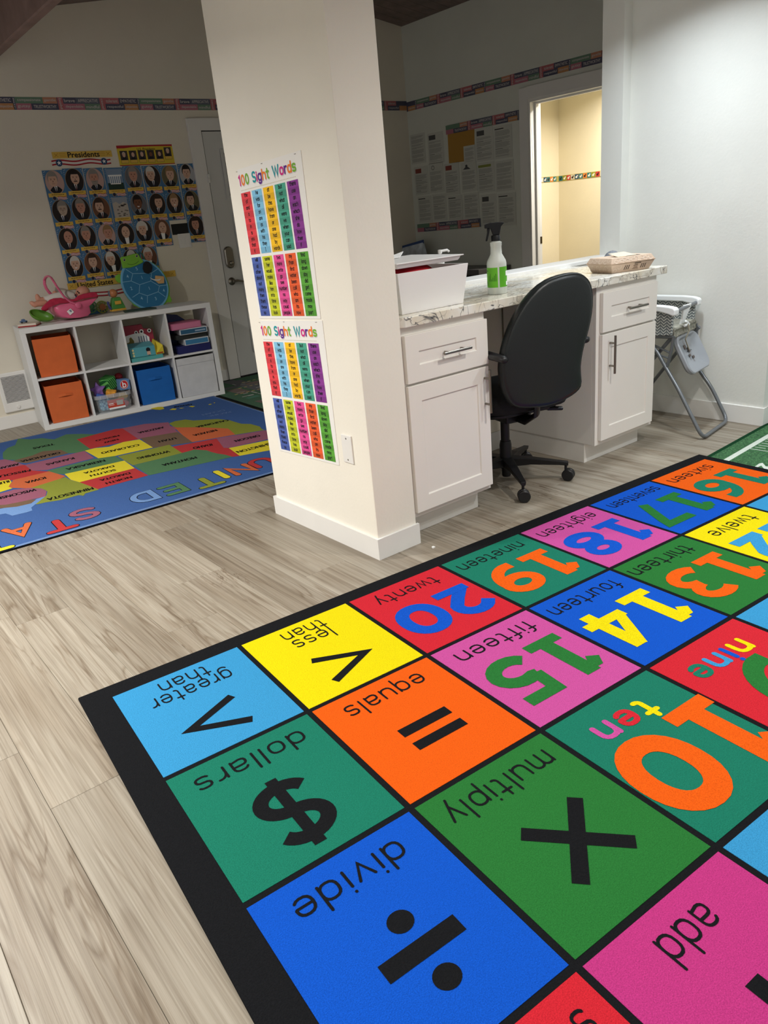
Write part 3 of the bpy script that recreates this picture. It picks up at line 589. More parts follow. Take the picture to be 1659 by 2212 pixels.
for j, row in enumerate(GRID):
    for i, (bg, word, sym, col) in enumerate(row):
        g = 0.020
        v0, v1 = VB[j] + (g if j else 0.012), VB[j + 1] - g; u0, u1 = i + (g if i else 0.012), i + 1 - (g if i < 6 else 0.0)
        sq = obj('square', MB().prism([rp(u0, v0), rp(u0, v1), rp(u1, v1), rp(u1, v0)][::1], (0, 0, 0.0012)), carpet(bg, RC[bg]), rug)
        hh = VB[j + 1] - VB[j]
        fr = frame(rp(i + 0.5, VB[j], RH + 0.0012), -ru, rv)    # read from the far side of the rug
        def put(geo, w, cx, y0, height, color, name):            # y measured from the far edge of the square, in tile units
            s = height * U; obj(name, MB().flat(fr, shift(geo, (cx - 0) * U - w * s / 2, y0 * U, s), 0.0008), carpet(color, RC[color]), sq)
        parts = word.split(' ')
        if word in ('ten', 'nine'):
            cs = {'ten': ('yellow', 'red', 'pink'), 'nine': ('yellow', 'blue', 'sky', 'teal')}[word]; x = 0.0; g_, tot = word2d(word, 0.3, 0.42)
            for ch, c_ in zip(word, cs):
                gg, w = word2d(ch, 0.3); s = 0.105 * U
                obj('letter', MB().flat(fr, shift(gg, 0.04 * U + (x - tot / 2) * s * 1.25, 0.20 * U, s * 1.25, s * 1.15), 0.0008), carpet(c_, RC[c_]), sq); x += w + 0.42
        elif word:
            ys = [0.25, 0.09] if len(parts) == 2 else [0.135]
            for wd, y in zip(parts, ys):
                gg, w = word2d(wd, 0.15, 0.30); mx = {'greater': .60, 'than': .37, 'less': .34}.get(wd, min(0.76, 0.098 * len(wd) + .04)) / w
                s = mx * U; dx = {'fourteen': .03, 'fifteen': .0, 'thirteen': .06, 'nineteen': .03, 'eighteen': .02, 'seventeen': .0, 'sixteen': .02}.get(word, 0.0)
                obj('lettering', MB().flat(fr, shift(gg, dx * U - w * s / 2, y * U, s, 0.105 * U), 0.0008), carpet('black', RC['black']), sq)
        y0 = 0.36; H = hh - y0 - 0.12
        if sym in ('>', '<'):
            q = [(-.17, .17), (.18, 0), (-.17, -.17)] if sym == '>' else [(.17, .17), (-.18, 0), (.17, -.17)]
            yc = 0.765
            obj('symbol', MB().flat(fr, ribbon([(x * U * 1.05, (y + yc) * U) for x, y in q], 0.065 * U, cap='butt'), 0.0008), carpet('black', RC['black']), sq)
        elif sym == '=':
            mb = MB().flat(fr, rect(-.21 * U, .56 * U, .17 * U, .645 * U), 0.0008).flat(fr, rect(-.21 * U, .72 * U, .17 * U, .80 * U), 0.0008); obj('symbol', mb, carpet('black', RC['black']), sq)
        elif sym == 'x':
            mb = MB()
            for d in ((.2, .2), (.2, -.2)): mb.flat(fr, ribbon([((-d[0] - 0.03) * U, (.72 - d[1]) * U), ((d[0] - 0.03) * U, (.72 + d[1]) * U)], 0.085 * U, cap='butt'), 0.0008 + 0.0001 * (d[1] > 0))
            obj('symbol', mb, carpet('black', RC['black']), sq)
        elif sym == '+':
            mb = MB().flat(fr, rect(-.24 * U, .68 * U, .24 * U, .76 * U), 0.0008).flat(fr, rect(-.045 * U, .48 * U, .045 * U, .96 * U), 0.0009); obj('symbol', mb, carpet('black', RC['black']), sq)
        elif sym == '/':
            mb = MB().flat(fr, rect(-.255 * U, .665 * U, .165 * U, .765 * U), 0.0008).flat(fr, oval(-.045 * U, .545 * U, .066 * U, .062 * U), 0.0008).flat(fr, oval(-.045 * U, .885 * U, .066 * U, .062 * U), 0.0008); obj('symbol', mb, carpet('black', RC['black']), sq)
        elif sym == '$':
            S_ = arc(.0, .11, .145, .11, 25, 270, 22)[:-1] + arc(.0, -.11, .145, .11, 90, -155, 22)
            mb = MB().flat(fr, ribbon([(x * U, (y + .735) * U) for x, y in S_], 0.09 * U, cap='butt'), 0.0008).flat(fr, rect(-.036 * U, .435 * U, .036 * U, 1.035 * U), 0.0009); obj('symbol', mb, carpet('black', RC['black']), sq)
        elif sym:
            gg, w = number2d(sym); big = {'10': (.64, -.02, .40), '20': (.50, -.02, .42), '9': (.62, 0, .38), '8': (.6, 0, .4)}.get(sym, (.54, .0, .40)); s = big[0]
            put(gg, w, big[1], big[2], s, col, 'numeral')

# ---------------------------------------------------------------- map rug
MH = 0.009
a0, a1 = PZ(0, 1197), PZ(590, 1025); ma = math.atan2(a1.y - a0.y, a1.x - a0.x)
mx_ = Vector((math.cos(ma), math.sin(ma), 0)); my_ = Vector((-math.sin(ma), math.cos(ma), 0)); mo = a0 + mx_ * 2.235 * 1.0
br = a0 + mx_ * ((2.155 - a0.x) / mx_.x)                          # near right corner
mr_ = thing('map_rug', 'blue map rug with coloured states lying before the cube shelf', 'rug', tuple(br - mx_ * 1.6 + my_ * 1.1))
def slab(p0, p1, q0, q1, z0, z1):                                 # in rug axes from the near right corner
    P = [br + mx_ * p0 + my_ * q0, br + mx_ * p1 + my_ * q0, br + mx_ * p1 + my_ * q1, br + mx_ * p0 + my_ * q1]
    return MB().prism([Vector((p.x, p.y, z0)) for p in P], (0, 0, z1 - z0))
MD = 2.345
obj('edging', slab(-3.5, 0, 0, MD, 0, MH - 0.001), carpet('edge_black', (24, 26, 34)), mr_)
obj('trim_line', slab(-3.49, -0.008, 0.008, MD - 0.008, MH - 0.001, MH - 0.0005), carpet('edge_blue', (120, 150, 200)), mr_)
obj('field', slab(-3.475, -0.022, 0.032, MD - 0.02, MH - 0.0005, MH), carpet('field_blue', (74, 108, 170)), mr_)
def A_(x, y): return (240 + x / 4.608, 840 + y / 4.608)
def B_(x, y): return (x / 4.879, 900 + y / 4.879)
SCOL = {'o': (152, 160, 66), 'n': (222, 116, 74), 'm': (170, 104, 126), 'y': (246, 228, 62), 'r': (202, 66, 68), 'g': (94, 138, 98), 'b': (130, 106, 86), 'l': (126, 164, 220)}
STATES = [
 ('g', B_, [(-160, 440), (-160, 590), (-520, 660), (-600, 540), (-380, 470)]), ('n', B_, [(-160, 590), (-160, 705), (-560, 790), (-520, 660)]), ('o', B_, [(-160, 700), (-160, 840), (-600, 930), (-560, 790)]),
 ('r', B_, [(-520, 660), (-560, 790), (-600, 930), (-960, 980), (-900, 740)]), ('y', B_, [(-600, 540), (-520, 660), (-900, 740), (-820, 590)]),
 ('g', B_, [(30, 440), (30, 380), (80, 330), (160, 300), (190, 232), (320, 240), (440, 226), (570, 240), (700, 186), (860, 182), (1000, 186), (1060, 170), (1100, 166), (900, 240), (960, 345), (900, 375), (710, 388), (640, 360), (520, 365), (400, 390), (330, 415), (200, 458), (60, 455)]),
 ('o', A_, [(575, 345), (640, 320), (740, 305), (820, 315), (900, 310), (1060, 300), (1170, 310), (1270, 340), (1300, 348), (1390, 350), (1480, 375), (1500, 400), (1530, 410), (1220, 460), (1170, 398), (870, 388), (640, 390)]),
 ('m', A_, [(100, 395), (330, 350), (570, 333), (590, 372), (655, 383), (640, 410), (675, 434), (260, 503)]),
 ('n', A_, [(630, 385), (870, 382), (1165, 395), (1237, 456), (800, 532), (685, 438)]),
 ('m', A_, [(1050, 492), (1555, 410), (1660, 480), (1180, 587), (1120, 590)]),
 ('b', A_, [(290, 492), (660, 430), (700, 452), (812, 532), (410, 588)]),
 ('r', B_, [(810, 240), (1220, 130), (1292, 125), (1458, 237), (950, 340)]),
 ('b', B_, [(130, 467), (340, 410), (450, 365), (640, 350), (722, 387), (280, 492), (180, 482)]),
 ('y', B_, [(895, 360), (1000, 332), (1150, 318), (1300, 268), (1472, 240), (1612, 326), (1055, 450)]),
 ('r', A_, [(605, 577), (1050, 495), (1120, 587), (1182, 590), (1282, 668), (1200, 678), (1000, 660), (700, 640)]),
 ('y', A_, [(1172, 590), (1560, 512), (1680, 590), (1590, 610), (1280, 667)]),
 ('o', A_, [(65, 672), (580, 557), (708, 640), (215, 762)]),
 ('m', B_, [(255, 512), (890, 362), (992, 437), (500, 562), (330, 572)]),
 ('g', B_, [(495, 572), (600, 545), (1000, 445), (1210, 415), (1312, 472), (680, 608), (560, 600)]),
 ('m', B_, [(-160, 480), (50, 450), (140, 468), (262, 512), (0, 565), (-160, 590)]),
 ('r', B_, [(-220, 650), (0, 560), (260, 508), (340, 570), (520, 578), (150, 668), (-160, 705)]),
 ('y', B_, [(680, 606), (810, 578), (1310, 464), (1422, 546), (840, 692), (750, 668)]),
 ('g', A_, [(225, 762), (700, 640), (830, 605), (950, 612), (1000, 630), (1060, 645), (1130, 655), (1212, 677), (375, 862)]),
 ('n', B_, [(90, 740), (140, 668), (520, 578), (692, 628), (600, 672), (310, 757), (130, 752)]),
 ('r', B_, [(838, 692), (1420, 544), (1562, 620), (1005, 772), (920, 770)]),
 ('o', B_, [(325, 752), (690, 638), (755, 672), (832, 690), (1045, 770), (900, 810), (880, 835), (830, 828), (640, 880), (480, 905), (390, 925), (350, 920), (430, 880), (490, 830), (500, 790), (470, 770)]),
 ('y', B_, [(-160, 700), (100, 663), (122, 690), (90, 740), (132, 756), (0, 797), (-160, 840)]),
 ('l', B_, [(-160, 1010), (60, 960), (190, 930), (380, 870), (482, 838), (440, 872), (380, 920), (330, 960), (342, 990), (280, 1010), (130, 1045), (60, 1022), (-160, 1060)]),
 ('b', B_, [(-160, 960), (30, 905), (200, 885), (385, 872), (330, 915), (180, 950), (30, 965), (-160, 990)]),
 ('m', B_, [(-160, 900), (0, 812), (150, 770), (300, 753), (440, 758), (492, 785), (480, 842), (400, 860), (200, 902), (60, 930), (-60, 935)]),
 ('y', A_, [(392, 200), (430, 182), (515, 178), (530, 200), (490, 210), (450, 208)]), ('y', A_, [(580, 212), (612, 195), (655, 198), (640, 210)]), ('y', A_, [(672, 196), (700, 190), (732, 190), (700, 197)]),
 ('y', A_, [(772, 178), (800, 170), (838, 173), (812, 184)]), ('y', A_, [(965, 158), (985, 150), (1005, 152), (985, 160)]), ('y', A_, [(1020, 140), (1030, 135), (1037, 140), (1028, 144)])]
far_q = MD - 0.03
for n, (c, fn, pts) in enumerate(STATES):
    P = [PZ(*fn(x, y), MH) for x, y in pts]
    obj('state', MB().poly([(p.x, p.y, MH + 0.0002 + n * 0.00002) for p in P]), carpet('state_' + c, SCOL[c]), mr_)
def along(p0, p1, body, m, parent, fn, h, k=1.0, z=0.0012, off=0.0):
    a, b = PZ(*fn(*p0), MH), PZ(*fn(*p1), MH); L = (b - a).length; ex = (b - a).normalized(); ey = Vector((0, 0, 1)).cross(ex)
    g = fit(body, L * k, h, off); fr = frame((a + b) / 2 + Vector((0, 0, z)), ex, ey)
    mb_ = MB()
    for q_, dx_ in enumerate((-.0022, 0.0, .0022)): mb_.flat(fr, g, 0.0001 * q_, dx_, 0.0008 * (q_ - 1))
    return obj('lettering', mb_, m, parent)
M_INK = carpet('ink', (20, 20, 22)); M_OC = carpet('ocean_ink', (110, 140, 196))
for body, fn, p0, p1 in (('MONTANA', A_, (848, 683), (512, 762)), ('WYOMING', A_, (580, 622), (262, 695)), ('IDAHO', A_, (1005, 555), (818, 592)), ('OREGON', A_, (1478, 465), (1235, 522)),
   ('WASHINGTON', A_, (1690, 520), (1255, 632)), ('NEVADA', A_, (1050, 412), (820, 465)), ('CALIFORNIA', A_, (1165, 312), (850, 382)), ('UTAH', A_, (645, 492), (475, 528)), ('ARIZONA', A_, (525, 383), (270, 440)),
   ('COLORADO', B_, (1465, 298), (1070, 387)), ('NEW', B_, (1246, 240), (1096, 276)), ('MEXICO', B_, (1255, 200), (1010, 256)), ('TEXAS', B_, (570, 290), (350, 337)), ('OKLAHOMA', B_, (632, 380), (220, 475)),
   ('KANSAS', B_, (780, 438), (490, 508)), ('NEBRASKA', B_, (1105, 463), (700, 558)), ('SOUTH', B_, (1218, 562), (953, 626)), ('DAKOTA', B_, (1200, 522), (885, 598)), ('NORTH', B_, (1388, 636), (1118, 706)),
   ('DAKOTA', B_, (1370, 596), (1055, 674)), ('MINNESOTA', B_, (980, 755), (500, 876)), ('IOWA', B_, (480, 645), (270, 698)), ('MISSOURI', B_, (320, 566), (-80, 648)), ('ARKANSAS', B_, (200, 500), (-130, 575)),
   ('WISCONSIN', B_, (380, 770), (-60, 875)), ('ILLINOIS', B_, (95, 683), (-140, 738)), ('HAWAII', A_, (800, 155), (630, 182))):
    along(p0, p1, body, M_INK, mr_, fn, 0.052 if body not in ('HAWAII', 'NEW', 'MEXICO', 'NORTH', 'SOUTH', 'DAKOTA') else 0.040)
along((1190, 230), (960, 278), 'PACIFIC', M_OC, mr_, A_, 0.05, off=0.0); along((1130, 212), (910, 262), 'OCEAN', M_OC, mr_, A_, 0.05, off=0.0)
# big outlined letters along the near edge
BL = {'U': [[(0, 1), (0, .38)] + arc(.36, .36, .36, .36, 180, 360, 10)[1:] + [(.72, 1)]], 'N': [[(0, 0), (0, 1), (.7, 0), (.7, 1)]], 'I': [[(0, 0), (0, 1)]], 'T': [[(0, 1), (.76, 1)], [(.38, 1), (.38, 0)]],
      'E': [[(.62, 1), (0, 1), (0, 0), (.62, 0)], [(0, .5), (.55, .5)]], 'D': [[(0, 0), (0, 1), (.30, 1)] + arc(.30, .5, .38, .5, 80, -80, 10) + [(.30, 0), (0, 0)]],
      'S': [arc(.34, .76, .32, .24, 25, 270, 10)[:-1] + arc(.34, .25, .34, .25, 90, -155, 10)], 'A': [[(0, 0), (.36, 1), (.72, 0)], [(.13, .33), (.59, .33)]]}
LH = 0.155
for ch, (px, py), c in (('U', A_(1500, 732), 'r'), ('N', A_(1293, 803), 'n'), ('I', A_(1100, 853), 'y'), ('T', A_(955, 928), 'o'), ('E', A_(618, 1000), 'g'), ('D', A_(325, 1078), 'l'), ('S', B_(895, 1025), 'm'), ('T', B_(625, 1145), 'r'), ('A', B_(205, 1205), 'n'), ('T', B_(-60, 1365), 'y'), ('E', B_(-480, 1450), 'o'), ('S', B_(-800, 1530), 'g')):
    p = PZ(px, py, MH); fr = frame((p.x, p.y, MH), -mx_, -my_)
    w = max(x for L in BL[ch] for x, y in L)
    for wd, m, h, nm in ((0.295, M_INK, 0.0010, 'letter_outline'), (0.24, carpet('state_' + c, SCOL[c]), 0.0014, 'letter')):
        mb = MB()
        for L in BL[ch]:
            closed = ch == 'D'
            mb.flat(fr, shift(ribbon([(x, y) for x, y in L], wd * (0.92 if ch not in 'IT' else 1), closed=closed), -w / 2 * LH, -LH / 2, LH), h + 0.00008 * BL[ch].index(L))
        if nm == 'letter_outline': par = obj(nm, mb, m, mr_)
        else: obj(nm, mb, m, par)
# ---------------------------------------------------------------- dark play mat by the door
pm = thing('play_mat', 'dark green road play mat on the floor before the door', 'play mat', (3.0, 3.4, 0))
pe0, pe1 = PZ(446, 859), PZ(573, 898)
px0 = 2.30
EX = lambda y: 2.172 + .052 * (y - 1.47)
obj('mat_base', MB().prism([(EX(2.2), 2.2, 0), (4.3, 2.2, 0), (4.3, 4.345, 0), (EX(4.345), 4.345, 0)], (0, 0, 0.005)), carpet('mat_edge', (20, 24, 22)), pm)
obj('mat_field', MB().prism([(EX(2.23) + .03, 2.23, 0.005), (4.27, 2.23, 0.005), (4.27, 4.32, 0.005), (EX(4.32) + .03, 4.32, 0.005)], (0, 0, 0.0006)), carpet('mat_green', (84, 118, 94)), pm)
random.seed(21)
def streaks(n, wx, wy, z, m, name, xs=(px0 + 0.06, 4.1), ys=(2.3, 4.2)):
    mb = MB()
    for i in range(n):
        x, y = random.uniform(*xs), random.uniform(*ys); a = random.choice((0, 0, 1)); w, h = random.uniform(*wx), random.uniform(*wy)
        if a: w, h = h, w
        z += 0.0000028; x1, y1 = min(x + w, 4.26), min(y + h, 4.31); mb.add([(x, y, z), (x1, y, z), (x1, y1, z), (x, y1, z)], [(0, 1, 2, 3)])
    obj(name, mb, m, pm)['kind'] = 'stuff'
streaks(26, (0.4, 1.2), (0.07, 0.12), 0.0060, carpet('mat_road', (112, 114, 118)), 'road_print')
streaks(22, (0.12, 0.3), (0.06, 0.14), 0.0063, carpet('mat_house', (130, 116, 110)), 'house_print')
streaks(26, (0.05, 0.2), (0.03, 0.08), 0.0066, carpet('mat_teal', (92, 140, 118)), 'grass_print')
streaks(16, (0.06, 0.16), (0.015, 0.03), 0.0069, carpet('mat_red', (150, 96, 80)), 'roof_print')
streaks(90, (0.04, 0.12), (0.008, 0.016), 0.0072, carpet('mat_white', (214, 212, 208)), 'line_print')
mb = MB()
for k in range(9):
    y = 2.4 + k * 0.21; x = px0 + 0.1 + (k % 3) * 0.15
    for i in range(24): mb.add([(x + i * 0.055, y, 0.0075), (x + i * 0.055 + 0.03, y, 0.0075), (x + i * 0.055 + 0.03, y + 0.018, 0.0075), (x + i * 0.055, y + 0.018, 0.0075)], [(0, 1, 2, 3)])
obj('dash_print', mb, carpet('mat_yellow', (226, 204, 130)), pm)['kind'] = 'stuff'
# ---------------------------------------------------------------- football rug
fm = bpy.data.materials.new('turf_print'); fm.use_nodes = True; nt = fm.node_tree; b_ = nt.nodes['Principled BSDF']
tc = nt.nodes.new('ShaderNodeTexCoord'); nz = nt.nodes.new('ShaderNodeTexNoise'); nz.inputs['Scale'].default_value = 60; nz.inputs['Detail'].default_value = 6; nz.inputs['Distortion'].default_value = 2.5
cr = nt.nodes.new('ShaderNodeValToRGB'); cr.color_ramp.elements[0].position = 0.42; cr.color_ramp.elements[0].color = (*lin((20, 66, 36)), 1); cr.color_ramp.elements[1].position = 0.64; cr.color_ramp.elements[1].color = (*lin((70, 122, 72)), 1)
nt.links.new(tc.outputs['Object'], nz.inputs['Vector']); nt.links.new(nz.outputs['Fac'], cr.inputs[0]); nt.links.new(cr.outputs[0], b_.inputs['Base Color']); b_.inputs['Roughness'].default_value = 0.9
f0, f1 = PZ(1530, 986), PZ(1656, 916); fa = math.atan2(f1.y - f0.y, f1.x - f0.x); fx = Vector((math.cos(fa), math.sin(fa), 0)); fy = Vector((math.sin(fa), -math.cos(fa), 0))
fo = Vector((f0.x, f0.y, 0)) + fx * 0.072
ft = thing('football_rug', 'green sports field rug with white yard lines beside the number rug', 'rug', tuple(fo + fx * 0.9 + fy * 0.8))
P = lambda a, b, z: fo + fx * a + fy * b + Vector((0, 0, z))
def aL(b):                                                       # where the field rug meets the number rug
    e0 = rp(7.136, 0, 0); d_ = P(0, b, 0) - e0; det = fx.x * rv.y - fx.y * rv.x
    return -(d_.x * rv.y - d_.y * rv.x) / det
obj('rug_base', MB().prism([P(aL(0), 0, 0), P(aL(1.6), 1.6, 0), P(2.0, 1.6, 0), P(2.0, 0, 0)], (0, 0, 0.006)), fm, ft)
obj('edge_band', MB().poly([P(aL(0), 0, .0063), P(aL(.022), .022, .0063), P(2, .022, .0063), P(2, 0, .0063)]), carpet('turf_dark', (24, 70, 42)), ft)
M_WL = carpet('white_line', (236, 246, 234))
obj('side_line', MB().poly([P(aL(.092), .092, .0064), P(aL(.122), .122, .0064), P(2, .122, .0064), P(2, .092, .0064)]), M_WL, ft)
yl = MB(); tk_ = MB()
for k in range(9):
    a = 0.13 + k * 0.2
    yl.add([P(a, .122, .0064), P(a, 1.5, .0064), P(a + .007, 1.5, .0064), P(a + .007, .122, .0064)], [(0, 1, 2, 3)])
    for q in range(1, 5):
        aa = a + q * 0.04; tk_.add([P(aa, .13, .0064), P(aa, .185, .0064), P(aa + .006, .185, .0064), P(aa + .006, .13, .0064)], [(0, 1, 2, 3)])
obj('yard_line', yl, M_WL, ft); obj('tick_mark', tk_, M_WL, ft)
npg = [PZ(1480 + x / 7.374, 760 + y / 7.374, 0.0066) for x, y in ((1095, 1838), (1180, 1778), (1235, 1768), (1282, 1822), (1400, 1836), (1400, 1872), (1265, 1872), (1212, 1812), (1140, 1845))]
obj('numeral', MB().poly(npg), M_WL, ft)
# small scrap of paper on the floor
sc_ = PZ(936, 1183)
solo('paper_scrap', MB().prism([(sc_.x - .008, sc_.y - .006, 0.0), (sc_.x + .008, sc_.y - .004, 0.0), (sc_.x + .006, sc_.y + .008, 0.0), (sc_.x - .004, sc_.y + .006, 0.0)], (0, 0, 0.004)), paper('white', (240, 240, 238)), 'tiny scrap of white paper on the floor by the pillar corner', 'paper', (sc_.x, sc_.y, 0))
# ================================================================ OFFICE CHAIR
M_LEA = mat('black_leather', (26, 30, 30), 0.38, bump=0.10, bscale=160, spec=0.5); M_CH = mat('chair_plastic', (22, 22, 24), 0.4)
M_FAB = mat('seat_cloth', (24, 25, 27), 0.85, bump=0.3, bscale=300)
co = Vector((2.188, 0.378, 0)); CRZ = R(-15)
ch = thing('office_chair', 'black leather swivel office chair pushed in at the counter', 'chair', tuple(co), rz=CRZ)
cxl = Vector((math.cos(CRZ), math.sin(CRZ), 0)); cyl = Vector((-math.sin(CRZ), math.cos(CRZ), 0))
YBK = -0.372
bo = co + cyl * YBK
def loc2(p): d = p - co; return d.dot(cxl), d.z
opx = [(1240, 589), (1264, 593), (1281, 608), (1288, 634), (1287, 672), (1277, 715), (1264, 755), (1257, 795), (1259, 832), (1246, 850), (1218, 866), (1180, 880), (1140, 885), (1106, 884), (1090, 868), (1080, 842), (1075, 806), (1079, 768), (1090, 726), (1107, 686), (1132, 646), (1166, 613), (1200, 597)]
out = [loc2(PN(x, y, bo, cyl)) for x, y in opx]
# closed smooth outline
def smooth_loop(P, n):
    m = len(P); res = []
    for i in range(n):
        t = i * m / n; k = int(t); f = t - k; p0, p1, p2, p3 = P[(k - 1) % m], P[k % m], P[(k + 1) % m], P[(k + 2) % m]
        res.append(tuple(0.5 * (2 * b + (c - a) * f + (2 * a - 5 * b + 4 * c - d) * f * f + (3 * b - a - 3 * c + d) * f ** 3) for a, b, c, d in zip(p0, p1, p2, p3)))
    return res
out = smooth_loop(out, 56); _x0 = min(p[0] for p in out); _x1 = max(p[0] for p in out); out = [(x + 0.034 * (1 - (x - _x0) / (_x1 - _x0)), z) for x, z in out]
ccx = sum(p[0] for p in out) / len(out); ccz = sum(p[1] for p in out) / len(out)
rings = []
for sc, dp in ((0.02, -0.006), (0.35, -0.006), (0.62, -0.005), (0.82, -0.003), (0.92, 0.000), (0.955, 0.002), (0.965, 0.005), (0.985, 0.004), (1.0, 0.016), (1.0, 0.030), (0.98, 0.044), (0.93, 0.054), (0.75, 0.062), (0.4, 0.067), (0.02, 0.069)):
    rings.append([Vector((ccx + (x - ccx) * sc, YBK + dp + 0.021 * ((x - ccx) * sc / 0.25) ** 2, ccz + (z - ccz) * sc)) for x, z in out])
obj('backrest', MB().loft(rings), M_LEA, ch, smooth=60)
def rbox(x0, x1, y0, y1, z0, z1, r, n=5):                        # rounded slab, in chair axes
    rs = []
    def loop(g, z):
        L = []
        for cx, cy, a0 in ((x1 - r, y1 - r, 0), (x0 + r, y1 - r, 90), (x0 + r, y0 + r, 180), (x1 - r, y0 + r, 270)):
            for i in range(n + 1):
                a = R(a0 + 90 * i / n); L.append(Vector((cx + (r - g) * math.cos(a), cy + (r - g) * math.sin(a), z)))
        return L
    h = z1 - z0
    for g, f in ((0.03, 0), (0.01, 0.05), (0, 0.25), (0, 0.6), (0.01, 0.85), (0.04, 0.97), (0.07, 1.0)): rs.append(loop(g, z0 + h * f))
    return MB().loft(rs)
obj('seat', rbox(-0.238, 0.238, -0.265, 0.22, 0.415, 0.505, 0.12), M_FAB, ch, smooth=60)
obj('seat_pan', rbox(-0.20, 0.20, -0.2, 0.17, 0.385, 0.415, 0.08), M_CH, ch, smooth=60)
obj('mechanism', MB().box(-0.07, -0.13, 0.335, 0.07, 0.10, 0.385), M_CH, ch, bevel=0.008)
obj('back_bracket', MB().tube([(0, -0.06, 0.365), (0, -0.20, 0.36), (0, -0.275, 0.40), (0, -0.29, 0.50), (0, -0.285, 0.62)], 0.028, 10, flat=0.35), M_CH, ch, smooth=True)
obj('tilt_lever', MB().tube([(0.07, -0.03, 0.375), (0.15, -0.10, 0.372), (0.20, -0.17, 0.375), (0.185, -0.21, 0.385), (0.12, -0.19, 0.392)], 0.010, 8), M_CH, ch, smooth=True)
obj('gas_lift', MB().lathe([(0.022, 0.20), (0.022, 0.335)], n=20).lathe([(0.030, 0.075), (0.030, 0.195), (0.026, 0.215), (0.022, 0.215)], n=20).lathe([(0.02, 0.03), (0.022, 0.035), (0.022, 0.08)], n=18), M_CH, ch, smooth=True)
for s in (-1, 1):
    path = [(-0.405, 0.236, 0.008, -0.004), (-0.395, 0.236, 0.020, -0.002), (-0.34, 0.236, 0.024, 0), (-0.2, 0.228, 0.024, 0), (-0.05, 0.228, 0.024, 0), (0.05, 0.228, 0.022, -0.004), (0.075, 0.228, 0.008, -0.008)] if s < 0 else [(-0.300, 0.262, 0.008, -0.004), (-0.29, 0.262, 0.022, -0.002), (-0.22, 0.258, 0.026, 0), (-0.1, 0.25, 0.028, 0), (0.05, 0.245, 0.026, -0.004), (0.075, 0.245, 0.008, -0.008)]
    ar = obj('armrest', MB().loft([[Vector((s * xx + rx * math.cos(2 * math.pi * q / 14), y, 0.705 + min(rx, .016) * math.sin(2 * math.pi * q / 14) + dz)) for q in range(14)] for y, xx, rx, dz in path]), M_CH, ch, smooth=60)
    obj('arm_support', MB().tube([(s * 0.228, -0.06, 0.695), (s * 0.235, -0.06, 0.56), (s * 0.235, -0.05, 0.44), (s * 0.19, -0.05, 0.40)], 0.024, 8, flat=0.5), M_CH, ar, smooth=True)
for a in (-50, -122, 166, 94, 22):
    a = R(a) - CRZ; d = Vector((math.cos(a), math.sin(a), 0)); q = Vector((-d.y, d.x, 0))
    leg = MB().loft([[d * r_ + q * w + Vector((0, 0, z)), d * r_ - q * w + Vector((0, 0, z)), d * r_ - q * w * 0.7 + Vector((0, 0, z - h)), d * r_ + q * w * 0.7 + Vector((0, 0, z - h))] for r_, w, z, h in ((0.02, 0.028, 0.132, 0.05), (0.12, 0.022, 0.125, 0.035), (0.25, 0.016, 0.105, 0.022), (0.304, 0.014, 0.098, 0.02))])
    lg = obj('base_leg', leg, M_CH, ch, bevel=0.003)
    c0 = d * 0.292
    va_ = R(40 + 16 * math.sin(a * 3)) - CRZ; kd = Vector((math.cos(va_), math.sin(va_), 0))
    cs = MB().tube([c0 + Vector((0, 0, 0.085)), c0 + Vector((0, 0, 0.052))], 0.007, 8)
    for s in (-1, 1): cs.lathe([(0.008, -0.009), (0.026, -0.009), (0.0295, -0.006), (0.0295, 0.006), (0.026, 0.009), (0.008, 0.009)], c0 + d * 0.012 + kd * (s * 0.0125) + Vector((0, 0, 0.030)), 22, kd)
    obj('caster', cs, M_CH, lg, smooth=35)

# ================================================================ HIGH CHAIR
M_TUBE = mat('grey_tube', (112, 116, 120), 0.32, metal=0.35, spec=0.6); M_TRAY = mat('grey_tray', (150, 154, 160), 0.35, spec=0.5); M_HW = mat('highchair_white', (236, 238, 238), 0.35)
def chevron():
    m = bpy.data.materials.new('chevron_cloth'); m.use_nodes = True; nt = m.node_tree; b = nt.nodes['Principled BSDF']; N = nt.nodes.new; L = nt.links.new
    tc = N('ShaderNodeTexCoord'); sp_ = N('ShaderNodeSeparateXYZ'); L(tc.outputs['Object'], sp_.inputs[0])
    def math_(op, a, bb=None):
        n = N('ShaderNodeMath'); n.operation = op
        for i, v in enumerate((a, bb)):
            if v is None: continue
            if isinstance(v, (int, float)): n.inputs[i].default_value = v
            else: L(v, n.inputs[i])
        return n.outputs[0]
    u = math_('ADD', sp_.outputs[0], sp_.outputs[1]); pp = math_('PINGPONG', u, 0.019); z = math_('ADD', sp_.outputs[2], math_('MULTIPLY', pp, 0.85))
    fr_ = math_('FRACT', math_('MULTIPLY', z, 62.0)); st = math_('LESS_THAN', fr_, 0.36); gap = math_('GREATER_THAN', pp, 0.0016); st = math_('MULTIPLY', st, gap)
    mx = N('ShaderNodeMix'); mx.data_type = 'RGBA'; mx.inputs[6].default_value = (*lin((104, 110, 112)), 1); mx.inputs[7].default_value = (*lin((206, 208, 202)), 1); L(st, mx.inputs[0])
    L(mx.outputs[2], b.inputs['Base Color']); b.inputs['Roughness'].default_value = 0.8; return m
M_CHEV = chevron()
hc = thing('high_chair', 'grey and white folding high chair with chevron seat by the white wall', 'high chair', (3.51, 0.30, 0))
